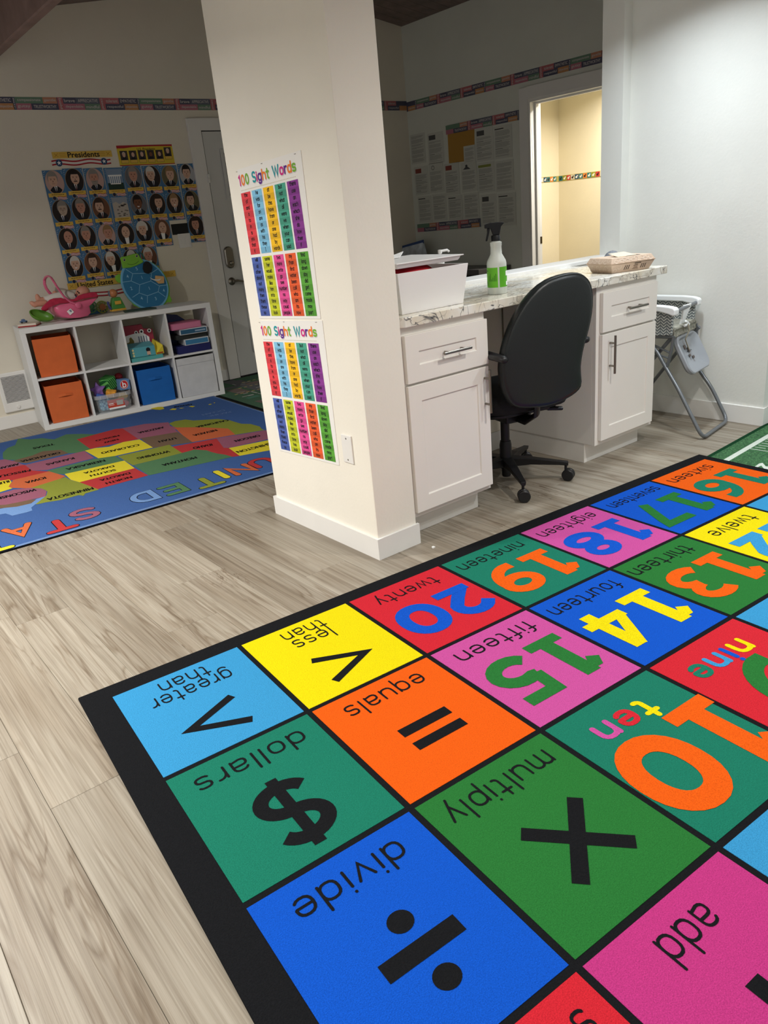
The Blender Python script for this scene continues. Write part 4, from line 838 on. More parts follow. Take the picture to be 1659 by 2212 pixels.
def bend(P, r=0.05, n=5):                                         # round the corners of a path
    Q = [Vector(p) for p in P]; o_ = [Q[0]]
    for i in range(1, len(Q) - 1):
        a, b, c = Q[i - 1], Q[i], Q[i + 1]; ra = min(r, (a - b).length / 2, (c - b).length / 2); p0 = b + (a - b).normalized() * ra; p1 = b + (c - b).normalized() * ra
        for k in range(n + 1):
            t = k / n; o_.append(p0 * (1 - t) ** 2 + b * (2 * t * (1 - t)) + p1 * t * t)
    return o_ + [Q[-1]]
obj('front_leg_frame', MB().tube(bend([(3.335, 0.40, 0.545), (3.335, 0.30, 0.485), (3.335, 0.215, 0.362), (3.325, 0.145, 0.28), (3.313, -0.032, 0.0125), (3.700, 0.035, 0.0125), (3.690, 0.145, 0.205), (3.690, 0.22, 0.285), (3.690, 0.40, 0.545)], 0.055), 0.0105, 12), M_TUBE, hc, smooth=True)
obj('rear_leg_frame', MB().tube(bend([(3.36, 0.205, 0.545), (3.36, 0.33, 0.40), (3.36, 0.63, 0.0125), (3.68, 0.66, 0.0125), (3.68, 0.36, 0.40), (3.68, 0.235, 0.545)], 0.05), 0.0105, 12), M_TUBE, hc, smooth=True)
obj('side_strut', MB().tube([(3.335, 0.185, 0.55), (3.335, 0.195, 0.47), (3.337, 0.215, 0.385), (3.335, 0.225, 0.372)], 0.009, 8).tube([(3.34, 0.20, 0.455), (3.345, 0.33, 0.50)], 0.006, 8).tube([(3.34, 0.205, 0.425), (3.345, 0.31, 0.45)], 0.005, 8), M_TUBE, hc, smooth=True)
obj('side_strut', MB().tube([(3.692, 0.262, 0.56), (3.692, 0.255, 0.48), (3.69, 0.25, 0.40)], 0.009, 8), M_TUBE, hc, smooth=True)
obj('seat_frame', MB().tube(bend([(3.335, 0.19, 0.545), (3.335, 0.48, 0.535), (3.69, 0.53, 0.535), (3.69, 0.265, 0.55)], 0.04), 0.009, 10), M_TUBE, hc, smooth=True)
st_ = obj('seat_fabric', MB().prism([(3.322, 0.192, 0.555), (3.322, 0.48, 0.535), (3.322, 0.49, 0.70), (3.322, 0.30, 0.70), (3.322, 0.205, 0.672), (3.322, 0.190, 0.66)], (0.022, 0.004, 0))
    .prism([(3.678, 0.272, 0.555), (3.678, 0.53, 0.535), (3.678, 0.53, 0.70), (3.678, 0.272, 0.675)], (0.022, 0.004, 0))
    .prism([(3.344, 0.47, 0.545), (3.678, 0.515, 0.545), (3.678, 0.525, 0.715), (3.344, 0.48, 0.715)], (-0.003, 0.022, 0)), M_CHEV, hc, bevel=0.004)
sc2 = []
for y, z0, z1 in ((0.20, 0.548, 0.566), (0.19, 0.538, 0.580), (0.205, 0.532, 0.590), (0.26, 0.532, 0.588), (0.46, 0.532, 0.585)):
    sc2.append([Vector((3.35, y, z0)), Vector((3.676, y + 0.06, z0)), Vector((3.676, y + 0.06, z1)), Vector((3.35, y, z1))])
obj('seat_cushion', MB().loft(sc2), mat('cushion_cloth', (142, 140, 128), 0.9, var=0.45, vscale=55), hc, bevel=0.008)
def armr(x0, x1, yf, yb, z):
    return MB().loft([[Vector((x0, y, z - h)), Vector((x1, y, z - h)), Vector((x1, y, z + t)), Vector((x0, y, z + t))] for y, h, t in ((yf, 0.022, 0.006), (yf + 0.012, 0.028, 0.016), (yf + 0.04, 0.018, 0.022), (yf + 0.10, 0.006, 0.026), (yb, 0.004, 0.026))])
obj('armrest', armr(3.305, 3.350, 0.168, 0.50, 0.688), M_HW, hc, bevel=0.006)
obj('armrest', armr(3.662, 3.700, 0.240, 0.545, 0.692), M_HW, hc, bevel=0.006)
obj('back_rim', MB().tube([(3.33, 0.49, 0.715), (3.50, 0.52, 0.722), (3.69, 0.545, 0.715)], 0.010, 8), M_HW, hc, smooth=True)
obj('front_bar', MB().tube([(3.33, 0.182, 0.682), (3.69, 0.262, 0.682)], 0.010, 12), M_TUBE, hc, smooth=True)
obj('crotch_post', MB().loft([[Vector((3.512 - w, 0.222 + d, z)), Vector((3.512 + w, 0.230 + d, z)), Vector((3.512 + w, 0.242 + d, z)), Vector((3.512 - w, 0.234 + d, z))] for w, d, z in ((0.024, 0.02, 0.575), (0.026, 0.005, 0.62), (0.042, -0.008, 0.675), (0.044, -0.012, 0.695))]).tube([(3.47, 0.205, 0.585), (3.53, 0.215, 0.582), (3.56, 0.24, 0.588), (3.555, 0.27, 0.60)], 0.008, 8), M_HW, hc, bevel=0.004)
obj('warning_label', MB().obox(Vector((3.46, 0.481, 0.688)), Vector((1, 0.135, 0)).normalized(), Vector((0, 0, 1)), Vector((0.13, -1, 0)).normalized(), 0, 0, 0, 0.12, 0.018, 0.003), paper('label_orange', (196, 108, 66)), st_)
# hanging tray
t00, t10 = Vector((3.352, 0.200, 0.530)), Vector((3.668, 0.262, 0.530)); tdn = (Vector((3.362, 0.098, 0.345)) - t00).normalized(); tex = (t10 - t00).normalized(); tn = tdn.cross(tex).normalized()
if tn.y > 0: tn = -tn
def trloop(x0, x1, y0, y1, r, h, n=6):
    L = []
    for cx, cy, a0_ in ((x1 - r, y1 - r, 0), (x0 + r, y1 - r, 90), (x0 + r, y0 + r, 180), (x1 - r, y0 + r, 270)):
        for i in range(n + 1):
            a = R(a0_ + 90 * i / n); L.append(t00 + tex * (cx + r * math.cos(a)) + tdn * (cy + r * math.sin(a)) + tn * h)
    return L
TW, TH_ = 0.315, 0.225
tr = obj('tray', MB().loft([trloop(0.012, TW - 0.012, 0.012, TH_ - 0.012, 0.05, -0.018), trloop(0, TW, 0, TH_, 0.055, -0.005), trloop(0, TW, 0, TH_, 0.055, 0.010), trloop(0.005, TW - 0.005, 0.005, TH_ - 0.005, 0.052, 0.015), trloop(0.014, TW - 0.014, 0.012, TH_ - 0.016, 0.048, 0.014), trloop(0.05, TW - 0.05, 0.022, TH_ - 0.055, 0.03, -0.008), trloop(0.12, TW - 0.12, 0.08, TH_ - 0.11, 0.02, -0.009)]), M_TRAY, hc, smooth=40)
M_STRAP = mat('beige_strap', (166, 156, 136), 0.9)
obj('harness_strap', MB().tube([(3.50, 0.20, 0.59), (3.487, 0.185, 0.555), t00 + tex * .125 + tdn * .03 + tn * .012, t00 + tex * .13 + tdn * .09 + tn * .004], 0.012, 6, flat=0.25), M_STRAP, hc)
bk = MB()
for a, b_, w, h in ((.10, .055, .016, .024), (.135, .075, .014, .03), (.115, .115, .018, .014), (.15, .13, .02, .016)): bk.obox(t00 + tex * a + tdn * b_ + tn * (-.006), tex, tdn, tn, 0, 0, 0, w, h, 0.008)
obj('harness_buckle', bk, mat('buckle_grey', (92, 84, 80), 0.5), hc, bevel=0.002)

# ================================================================ SIGHT WORD POSTERS
POST = [['the of and a to in is you that it', 'he was for on are as with his they I', 'at be this have from or one had by words', 'but not what all were we when your can said', 'there use an each which she do how their if'],
        ['will up other about out many then them these so', 'some her would make like him into time has look', 'two more write go see number no way could people', 'my than first water been call who am its now', 'find long down day did get come made may part']]
PC = [[(226, 70, 78), (132, 196, 230), (250, 196, 40), (78, 166, 142), (140, 62, 150)], [(82, 102, 176), (200, 206, 48), (228, 84, 152), (236, 98, 54), (94, 166, 62)]]
TCL = [(206, 44, 132), (238, 128, 52), (120, 176, 60), (32, 150, 160), (206, 44, 132), (96, 48, 140), (238, 128, 52), (120, 176, 60), (32, 150, 160), (206, 44, 132), (96, 48, 140), (238, 128, 52), (120, 176, 60)]
def tint(c, k): return tuple(max(0, min(255, int(v * k))) for v in c)
def sight_poster(px, yl, yr, ztl, ztr, zbl, zbr, label):
    o = Vector((px - 0.002, yl, zbl)); W_ = yl - yr; H_ = ztl - zbl
    t = thing('sight_word_poster', label, 'poster', (px - 0.002, (yl + yr) / 2, zbl), 'sight word posters on the pillar')
    fr = frame((px - 0.0025, yl, zbl), (0, yr - yl, zbr - zbl), (0, 0, 1))
    obj('sheet', MB().obox(Vector((px, yl, zbl)), Vector((0, -1, (zbr - zbl) / W_)), Vector((0, 0, 1)), Vector((-1, 0, 0)), 0, 0, 0, W_, H_, 0.0025), paper('poster_white', (238, 236, 232), 0.4), t)
    tl = '100 Sight Words'; gt_, tw_ = word2d(tl, .34, .26); s_ = W_ * .90 / tw_; sh = MB().flat(fr, shift(gt_, W_ * .053, H_ * .896 - .002, s_, H_ * .039), 0.0003)
    obj('title_shadow', sh, paper('title_shadow', (206, 198, 204)), t)
    cur = W_ * .05; k = 0
    for c_ in tl:
        g1, w1_ = word2d(c_, .32)
        if g1[0]: obj('title_letter', MB().flat(fr, shift(g1, cur, H_ * .898, s_, H_ * .039), 0.0007), paper('title%d' % (k % 13), TCL[k % 13]), t); k += 1
        cur += (GL[c_][0] + .26) * s_
    dots = MB()
    for i in range(40): dots.flat(fr, rect(W_ * (0.06 + i * 0.022), H_ * 0.862, W_ * (0.072 + i * 0.022), H_ * 0.866), 0.0004)
    obj('dotted_rule', dots, paper('rule', (196, 186, 150)), t)
    cw = W_ * 0.163; step = W_ * 0.187; x0 = W_ * 0.045
    for r_ in (0, 1):
        zt = H_ * (0.848 - r_ * 0.425); rh = H_ * 0.0405
        for c in range(5):
            col = PC[r_][c]; xx = x0 + c * step; words = POST[r_][c].split(' ')
            pn = obj('word_column', MB().flat(fr, rect(xx, zt - 10 * rh, xx + cw, zt), 0.0004), paper('col%d%d' % (r_, c), col), t)
            alt = MB(); tx_ = MB()
            for k, wd in enumerate(words):
                if k % 2: alt.flat(fr, rect(xx, zt - (k + 1) * rh, xx + cw, zt - k * rh), 0.0006)
                gg, w = word2d(wd, 0.30, 0.26, True, nc=2); s = min(rh * 0.33, cw * 0.88 / w)
                tx_.flat(fr, shift(gg, xx + cw / 2 - w * s / 2, zt - (k + 0.69) * rh, s, rh * 0.39), 0.0009)
            obj('darker_row', alt, paper('colalt%d%d' % (r_, c), tint(col, 0.9)), pn); obj('lettering', tx_, paper('ink', (26, 24, 30)), pn)
    tp = MB()
    for x, z in ((0.012, H_ - 0.008), (W_ - 0.022, H_ - 0.008), (W_ * 0.45, H_ - 0.006)): tp.flat(fr, rect(x, z, x + 0.012, z + 0.0016), 0.0012)
    obj('staple', tp, paper('staple', (110, 104, 96)), t)
sight_poster(1.187, 0.862, 0.381, 1.532, 1.540, 0.940, 0.958, 'sight word poster with coloured columns, higher of the two on the pillar')
sight_poster(1.187, 0.855, 0.372, 0.930, 0.950, 0.340, 0.362, 'sight word poster with coloured columns, lower one above the wall plate')
# ================================================================ WORD BORDERS
BC = {'n': (84, 84, 102), 'g': (108, 136, 116), 'o': (192, 136, 110), 'p': (178, 114, 128), 'r': (180, 106, 110), 'k': (192, 140, 96), 's': (98, 102, 116)}  # strip colours lightened and greyed, veiling haze put into the print
PAT = [(-.02, .17, 0, 1, 's', 'fair', 1), (.17, 2.10, .5, 1, 'g', 'compassionate', 0), (2.10, 3.10, .5, 1, 'o', 'gentle', 0), (.17, 1.22, 0, .5, 'p', 'gutsy', 0), (1.22, 3.15, 0, .5, 'n', 'TRUSTWORTHY', 0), (3.15, 3.55, 0, 1, 'r', 'bold', 1),
       (3.55, 4.5, .5, 1, 'n', 'brave', 0), (4.5, 6.3, .5, 1, 's', 'APPRECIATIVE', 0), (3.55, 5.1, 0, .5, 'p', 'dependable', 0), (5.1, 6.3, 0, .5, 'g', 'mindful', 0), (6.3, 6.7, 0, 1, 'r', 'casual', 1),
       (6.7, 7.8, .5, 1, 'r', 'tolerant', 0), (7.8, 9.3, .5, 1, 'n', 'EMPATHETIC', 0), (6.7, 8.2, 0, .5, 'n', 'respectful', 0), (8.2, 9.3, 0, .5, 'k', 'objective', 0)]
PER = 9.3
def word_strip(label, fr, length, phase, hgt, unit, loc):
    t = thing('word_border', label, 'border', loc, 'word border strips on the walls')
    obj('strip', MB().add([fr(0, 0, -0.0005), fr(length, 0, -0.0005), fr(length, hgt, -0.0005), fr(0, hgt, -0.0005), fr(0, 0, 0.001), fr(length, 0, 0.001), fr(length, hgt, 0.001), fr(0, hgt, 0.001)], [(0, 3, 2, 1), (4, 5, 6, 7), (0, 1, 5, 4), (1, 2, 6, 5), (2, 3, 7, 6), (3, 0, 4, 7)]), paper('strip_navy', BC['n']), t)
    letters = MB(); fh = 0.0018
    k = -1
    while k * PER * unit - phase < length:
        for x0, x1, y0, y1, c, wd, vert in PAT:
            a, b = (k * PER + x0) * unit - phase, (k * PER + x1) * unit - phase
            A, B = max(a, 0.0), min(b, length)
            if B - A < 0.004: continue
            obj('word_panel', MB().flat(fr, rect(A, y0 * hgt, B, y1 * hgt), 0.0014), paper('strip_' + c, BC[c]), t)
            if A == a and B == b:
                if vert:
                    g = fit(wd, hgt * 0.86, (b - a) * 0.45, 0.012); letters.flat(fr, ([(a + (b - a) / 2 + y, hgt / 2 - x) for x, y in g[0]], g[1]), fh)
                else:
                    letters.flat(fr, shift(fit(wd, (b - a) * 0.84, hgt * 0.27, 0.012), (a + b) / 2, (y0 + y1) / 2 * hgt), fh)
        k += 1
    obj('lettering', letters, paper('strip_letter', (196, 190, 186)), t)['kind'] = 'stuff'
zb0, zb1 = 2.270, 2.354
u_ = (PY(297, 222, YB).x - PY(28, 222, YB).x) / PER
xf = PY(28, 222, YB).x
def ph(x): return ((x - xf) % (PER * u_))
word_strip('word border strip high across the wall of portrait cards', frame((0.6, YB - 0.001, zb0), (1, 0, 0), (0, 0, 1)), XS - 0.6, ph(0.6), zb1 - zb0, u_, (2.8, YB - 0.002, zb0))
yr_ = PX(1145, 165, XS).y
ys_ = YB; ph2 = (ys_ - PX(1227, 145, XS).y + 0.01) % (PER * u_)
word_strip('word border strip high along the dim side wall above the doorway', frame((XS - 0.001, ys_, zb0 - 0.012), (0, -1, 0), (0, 0, 1)), ys_ - 1.2, PER * u_ - ph2, zb1 - zb0, u_, (XS - 0.002, 2.9, zb0))
word_strip('short word border strip over the brown paper on the dim wall', frame((XS - 0.006, 3.832, 1.976), (0, -1, 0), (0, 0, 1)), 0.938, 0.17 * u_, 0.078, 0.1008, (XS - 0.006, 3.36, 1.976))
word_strip('short word border strip below the pinned notices on the dim wall', frame((XS - 0.006, 4.350, 1.104), (0, -1, 0.012), (0, 0, 1)), 0.936, 0.17 * u_, 0.078, 0.1008, (XS - 0.006, 3.88, 1.104))

# ================================================================ PORTRAIT CARDS AND BANNERS
BLUE, GOLD = (76, 118, 158), (222, 184, 84)
SK = {'p': (206, 168, 146), 'r': (192, 142, 122), 'd': (122, 80, 58), 'g': (186, 168, 150)}
HA = {'w': (206, 202, 196), 'g': (140, 134, 128), 'b': (58, 42, 34), 'k': (34, 28, 26), 'l': (150, 118, 84), 'n': None}
BGc = {'k': (46, 38, 36), 'p': (190, 158, 150), 'g': (104, 106, 112), 'b': (112, 76, 58), 'w': (176, 178, 182), 'o': (104, 98, 74)}
XC = [1.545, 1.699, 1.860, 2.020, 2.178, 2.340, 2.493, 2.656]; ZR = [1.768, 1.557, 1.353, 1.147]
CARDS = [  # col, row, hair, skin, background, extra, label
 (0, 0, 'g', 'p', 'p', '', 'portrait card of a grey-haired man on pink ground, upper left corner card'), (1, 0, 'k', 'p', 'k', 'm', 'portrait card of a dark-haired man with moustache, in the upper card row'),
 (2, 0, 'g', 'r', 'p', 'B', 'portrait card of an old bearded man on pink ground, beside the white building card'), (3, 0, 'X', '', '', 'house', 'picture card of a white columned building in the upper card row'),
 (4, 0, 'g', 'r', 'g', '', 'portrait card of a grey-haired ruddy man right of the white building card'), (5, 0, 'w', 'p', 'k', '', 'portrait card of a white-haired man on black, upper card row'),
 (6, 0, 'l', 'p', 'o', '', 'portrait card of a balding fair man on olive ground, upper card row'), (7, 0, 'k', 'p', 'w', '', 'portrait card of a dark-haired man on pale ground, corner card by the door'),
 (0, 1, 'g', 'g', 'k', 's', 'portrait card of a grey-haired man wearing glasses, left end of second row'), (1, 1, 'g', 'r', 'k', '', 'portrait card of a grey-haired man looking sideways, second row from top'),
 (2, 1, 'b', 'p', 'b', 'm', 'portrait card of a brown-haired man with big moustache, left of the rock carving card'), (3, 1, 'X', '', '', 'rock', 'picture card of a pale rock carving in the second card row'),
 (4, 1, 'k', 'd', 'g', 'S', 'portrait card of a smiling dark-skinned man, right of the rock carving card'), (5, 1, 'b', 'p', 'k', '', 'portrait card of a brown-haired man on black, above the bald man in a white cravat'),
 (6, 1, 'l', 'p', 'k', 'S', 'portrait card of a fair-haired smiling man above the black card'), (7, 1, 'k', 'p', 'o', '', 'portrait card of a black-haired man on olive ground, second row by the door'),
 (0, 2, 'n', 'r', 'k', '', 'portrait card of a bald man at the left end of the third row'), (1, 2, 'g', 'r', 'k', '', 'portrait card of a grey-haired ruddy man, second in the third row'),
 (2, 2, 'l', 'r', 'p', '', 'portrait card of a sandy-haired man on pink ground in the third row'), (3, 2, 'n', 'p', 'k', 'c', 'portrait card of a bald man with white collar above the turtle head'),
 (4, 2, 'w', 'p', 'k', 'W', 'portrait card of a man with swept white hair in the third row'), (5, 2, 'n', 'p', 'b', 'c', 'portrait card of a bald man in a white cravat left of the light switch'),
 (7, 2, 'b', 'r', 'k', '', 'portrait card of a shaggy brown-haired man right of the light switch'),
 (0, 3, 'w', 'p', 'k', 'S', 'portrait card of a smiling white-haired man in the lowest row, above the doll'), (1, 3, 'b', 'p', 'b', '', 'portrait card of a brown-haired man on brown ground in the lowest row'),
 (2, 3, 'w', 'p', 'k', 'c', 'portrait card of a white-haired man in black left of the turtle toy'), (3, 3, 'w', 'p', 'k', '', 'portrait card almost wholly hidden behind the turtle toy head'),
 (4, 3, 'w', 'r', 'b', 'c', 'portrait card of a white-haired man partly covered by the turtle toy')]
YC = YB - 0.002
for n, (c, r_, ha, sk, bg, ex, label) in enumerate(CARDS):
    x, z = XC[c], ZR[r_]; lay = YC - 0.0012 - 0.0011 * r_; dz = 0.004 * ((c * 5 + r_ * 3) % 3 - 1)
    if r_ == 2 and c in (5, 7): dz += 0.004
    t = thing('portrait_card', label, 'card', (x, lay, z - 0.13), 'portrait cards on the back wall')
    fr = frame((x, lay, z + dz), (1, 0, 0.01 * ((c * 7 + r_) % 3 - 1)), (0, 0, 1))
    obj('card', MB().add([fr(a, b, h) for h in (0, 0.0008) for a, b in ((-.078, -.125), (.076, -.125), (.076, .092), (-.078, .092))], [(0, 3, 2, 1), (4, 5, 6, 7), (0, 1, 5, 4), (1, 2, 6, 5), (2, 3, 7, 6), (3, 0, 4, 7)]), paper('card_blue', BLUE), t)
    h = 0.0012
    if ex in ('house', 'rock'):
        pn = obj('picture', MB().flat(fr, rect(-.062, -.076, .066, .084), h), paper('sky_grey' if ex == 'house' else 'rock_sky', (128, 148, 172) if ex == 'house' else (150, 158, 170)), t)
        if ex == 'house':
            obj('lawn', MB().flat(fr, rect(-.062, -.076, .066, -.02), h + .0003), paper('lawn', (40, 62, 52)), pn)
            w = MB().flat(fr, rect(-.05, .028, .06, .04), h + .0005).flat(fr, rect(-.04, -.03, .045, -.022), h + .0005)
            for i in range(6): w.flat(fr, rect(-.042 + i * .016, -.022, -.036 + i * .016, .028), h + .0005)
            obj('white_building', w, paper('white', (240, 240, 238)), pn)
        else:
            g = MB(); random.seed(3)
            g.flat(fr, pgon([(-.062, -.076), (.066, -.076), (.066, .03), (.03, .048), (0, .03), (-.03, .05), (-.062, .04)]), h + .0003); obj('rock_face', g, paper('rock', (186, 178, 168)), pn)
            g = MB()
            for i in range(16): g.flat(fr, oval(random.uniform(-.05, .055), random.uniform(-.06, .03), random.uniform(.005, .014), random.uniform(.003, .007), 8), h + .0006)
            obj('rock_shadow', g, paper('rock_dark', (112, 104, 98)), pn)
    else:
        obj('oval_rim', MB().flat(fr, oval(0, .005, .0705, .0865, 32), h), paper('rim_gold', (176, 150, 108)), t)
        pn = obj('portrait', MB().flat(fr, oval(0, .005, .068, .084, 32), h + .0003), paper('bg_' + bg, BGc[bg]), t)
        tl = 0.006 * ((n * 3) % 5 - 2)
        HK = lambda g: ([(tl + (v[0] - tl) * 1.27, -.022 + (v[1] + .022) * 1.27) for v in g[0]], g[1])
        obj('suit', MB().flat(fr, pgon([(-.046, -.048), (-.03, -.032), (-.012, -.02), (.012, -.02), (.03, -.032), (.046, -.048), (.036, -.062), (.018, -.072), (0, -.0745), (-.018, -.072), (-.036, -.062)]), h + .0006), paper('suit', (34, 34, 40)), pn)
        obj('shirt', MB().flat(fr, pgon([(-.012, -.02), (.012, -.02), (.003, -.066), (-.003, -.066)] if ex not in 'c' or not ex else [(-.018, -.02), (.018, -.02), (.012, -.07), (-.012, -.07)]), h + .0008), paper('white', (240, 240, 238)), pn)
        if ex != 'c': obj('tie', MB().flat(fr, pgon([(-.004, -.024), (.004, -.024), (.0045, -.064), (0, -.07), (-.0045, -.064)]), h + .001), paper('tie%d' % (n % 3), ((50, 44, 60), (90, 40, 44), (40, 50, 84))[n % 3]), pn)
        if HA.get(ha):
            hw = 1.14 if ex != 'W' else 1.4
            obj('hair', MB().flat(fr, HK(pgon([(tl + .0275 * hw * math.cos(R(a)) , .022 + .038 * (1.1 if ex != 'W' else 1.15) * math.sin(R(a))) for a in range(-25, 206, 15)])), h + .0010), paper('hair_' + ha, HA[ha]), pn)
        obj('face', MB().flat(fr, HK(oval(tl, .012, .0265, .036, 20)), h + .0012), paper('skin_' + sk, SK[sk]), pn)
        if HA.get(ha): obj('hairline', MB().flat(fr, HK(pgon([(tl + .0265 * math.cos(R(a)), .012 + .036 * math.sin(R(a))) for a in range(38, 143, 13)])), h + .0014), paper('hair_' + ha, HA[ha]), pn)
        f = MB()
        for s in (-1, 1): f.flat(fr, HK(oval(tl + s * .0105, .016, .0045, .0022, 8)), h + .0014).flat(fr, HK(rect(tl + s * .0105 - .0055, .0205, tl + s * .0105 + .0055, .0222)), h + .0014)
        f.flat(fr, HK(pgon([(tl - .001, .012), (tl + .0035, .002), (tl - .003, .0015)])), h + .0014).flat(fr, HK(rect(tl - .008, -.0085, tl + .008, -.0068)), h + .0014)
        if ex == 's':
            for s in (-1, 1): f.flat(fr, HK(ribbon(arc(tl + s * .0115, .015, .009, .007, 0, 360, 14), .0012, closed=True)), h + .0016)
        obj('features', f, paper('feature_%s' % ('d' if sk == 'd' else 'p'), (52, 32, 26) if sk == 'd' else (104, 68, 58)), pn)
        if ex == 'm': obj('moustache', MB().flat(fr, HK(pgon([(tl - .014, -.008), (tl - .006, -.0015), (tl, -.003), (tl + .006, -.0015), (tl + .014, -.008), (tl + .004, -.007), (tl - .004, -.007)])), h + .0017), paper('hair_b', HA['b']), pn)
        if ex == 'B': obj('beard', MB().flat(fr, HK(pgon([(tl - .022, -.002), (tl - .01, -.004), (tl + .01, -.004), (tl + .022, -.002), (tl + .016, -.026), (tl, -.034), (tl - .016, -.026)])), h + .0013), paper('hair_g2', (150, 140, 132)), pn)
        if ex == 'S': obj('smile', MB().flat(fr, HK(pgon([(tl - .009, -.006), (tl + .009, -.006), (tl + .004, -.0115), (tl - .004, -.0115)])), h + .0017), paper('white', (240, 240, 238)), pn)
    nb = obj('name_banner', MB().flat(fr, rect(-.068, -.098, .068, -.070), h + .0018), paper('gold', GOLD), t)
    ln = MB(); random.seed(n); xx = -.045
    while xx < .042:
        w = random.uniform(.005, .016); ln.flat(fr, rect(xx, -.0835, min(xx + w, .05), -.0785), h + .0021); xx += w + .003
    obj('small_print', ln, paper('gold_ink', (120, 92, 40)), nb)
    def wave(y, w): return ribbon([(-.006 + .012 * i, y + .004 * math.sin(i * 1.1) + 0.0006 * i) for i in range(7)], w, cap='butt')
    obj('flag_white', MB().flat(fr, wave(-.109, .022), h + .0018), paper('white', (240, 240, 238)), t)
    fg = MB()
    for y in (-.100, -.1085, -.117): fg.flat(fr, wave(y, .0044), h + .0021)
    obj('flag_stripe', fg, paper('flag_red', (170, 44, 52)), t)
    obj('seal_rim', MB().flat(fr, oval(-.028, -.106, .0155, .0155, 16), h + .002), paper('rim_gold', (176, 150, 108)), t); obj('seal', MB().flat(fr, oval(-.028, -.106, .0125, .0125, 16), h + .0022), paper('navy', (34, 44, 74)), t)
    s_ = MB()
    for px_, pz_ in ((-.066, .078), (-.069, .064), (-.070, .05), (-.058, .084), (.064, .08), (.069, .07)): s_.flat(fr, oval(px_, pz_, .0032, .0032, 6), h)
    obj('star_print', s_, paper('star_white', (176, 190, 206)), t)
def star(fr, cx, cy, r_, h): return MB().flat(fr, pgon([(cx + (r_ if i % 2 == 0 else r_ * .42) * math.cos(R(90 + 36 * i)), cy + (r_ if i % 2 == 0 else r_ * .42) * math.sin(R(90 + 36 * i))) for i in range(10)]), h)
def serif(body, w, hgt):                                         # built-in letters with slab serifs added at the foot and head of each stem
    return fit(body, w, hgt, 0.02)
def plaque(name, label, x0, x1, z0, z1, body, bx0, bx1, bh, lay=0.004, text_dx=0):
    t = thing(name, label, 'banner', ((x0 + x1) / 2, YB - lay, z0), 'gold title banners on the back wall')
    fr = frame((x0, YB - lay, z0), (1, 0, 0), (0, 0, 1)); w, hh = x1 - x0, z1 - z0
    obj('sheet', MB().add([fr(a, b, q) for q in (-0.001, 0) for a, b in ((0, 0), (w, 0), (w, hh), (0, hh))], [(0, 3, 2, 1), (4, 5, 6, 7), (0, 1, 5, 4), (1, 2, 6, 5), (2, 3, 7, 6), (3, 0, 4, 7)]), paper('gold', GOLD), t)
    obj('lettering', MB().flat(fr, shift(serif(body, bx1 - bx0, bh), (bx0 + bx1) / 2 - x0, hh / 2), 0.0006), paper('ink', (26, 24, 30)), t)
    d = MB()
    for s in (0, 1):
        cx = 0.03 if s == 0 else w - 0.03
        for k in (-1, 1): d.flat(fr, ribbon([(cx - .014, hh / 2 - k * .012), (cx + .014, hh / 2 + k * .012)], .003, cap='butt'), 0.0006 + .0001 * k)
        ax = 0.055 if s == 0 else w - 0.105
        for q in (-.012, 0, .012): d.flat(fr, rect(ax, hh / 2 + q - .0012, ax + .05, hh / 2 + q + .0012), 0.0006)
    obj('ornament', d, paper('gold_dark', (176, 128, 40)), t)
plaque('title_banner', 'gold banner reading Presidents above the portrait cards', 1.572, 2.038, 1.936, 1.982, 'Presidents', 1.688, 1.938, 0.040)
plaque('title_banner', 'gold banner reading United States behind the turtle toy', 1.457, 2.386, 0.978, 1.028, 'United States', 1.535, 1.828, 0.040, lay=0.0085)
def ribbon_sign(label, x0, x1, z):
    t = thing('ribbon_banner', label, 'banner', ((x0 + x1) / 2, YB - 0.003, z - .03), 'striped ribbon cut-outs on the back wall'); w = x1 - x0
    fr = frame((x0, YB - 0.003, z), (1, 0, 0), (0, 0, 1))
    f = lambda i: (w * i / 20, .006 * math.sin(i * .62))
    obj('white_band', MB().flat(fr, ribbon([f(i) for i in range(21)], .034, cap='butt'), 0.0004), paper('ribbon_white', (226, 220, 214)), t)
    m = MB()
    for s in (-1, 1): m.flat(fr, ribbon([(a, b + s * .013) for a, b in [f(i) for i in range(21)]], .0105, cap='butt'), 0.0008)
    obj('red_stripe', m, paper('flag_red', (170, 44, 52)), t)
    for cx in (.055, w - .055):
        s = obj('badge', MB().flat(fr, oval(cx, 0, .025, .025, 20), .0012), paper('badge_blue', (50, 76, 112)), t)
        obj('star', star(fr, cx, 0, .017, .0016), paper('white', (240, 240, 238)), s)
ribbon_sign('red and white ribbon cut-out with star badges under the Presidents banner', 1.556, 2.018, 1.905)
ribbon_sign('red and white ribbon cut-out half hidden by the doll and turtle', 1.47, 2.30, 0.918)
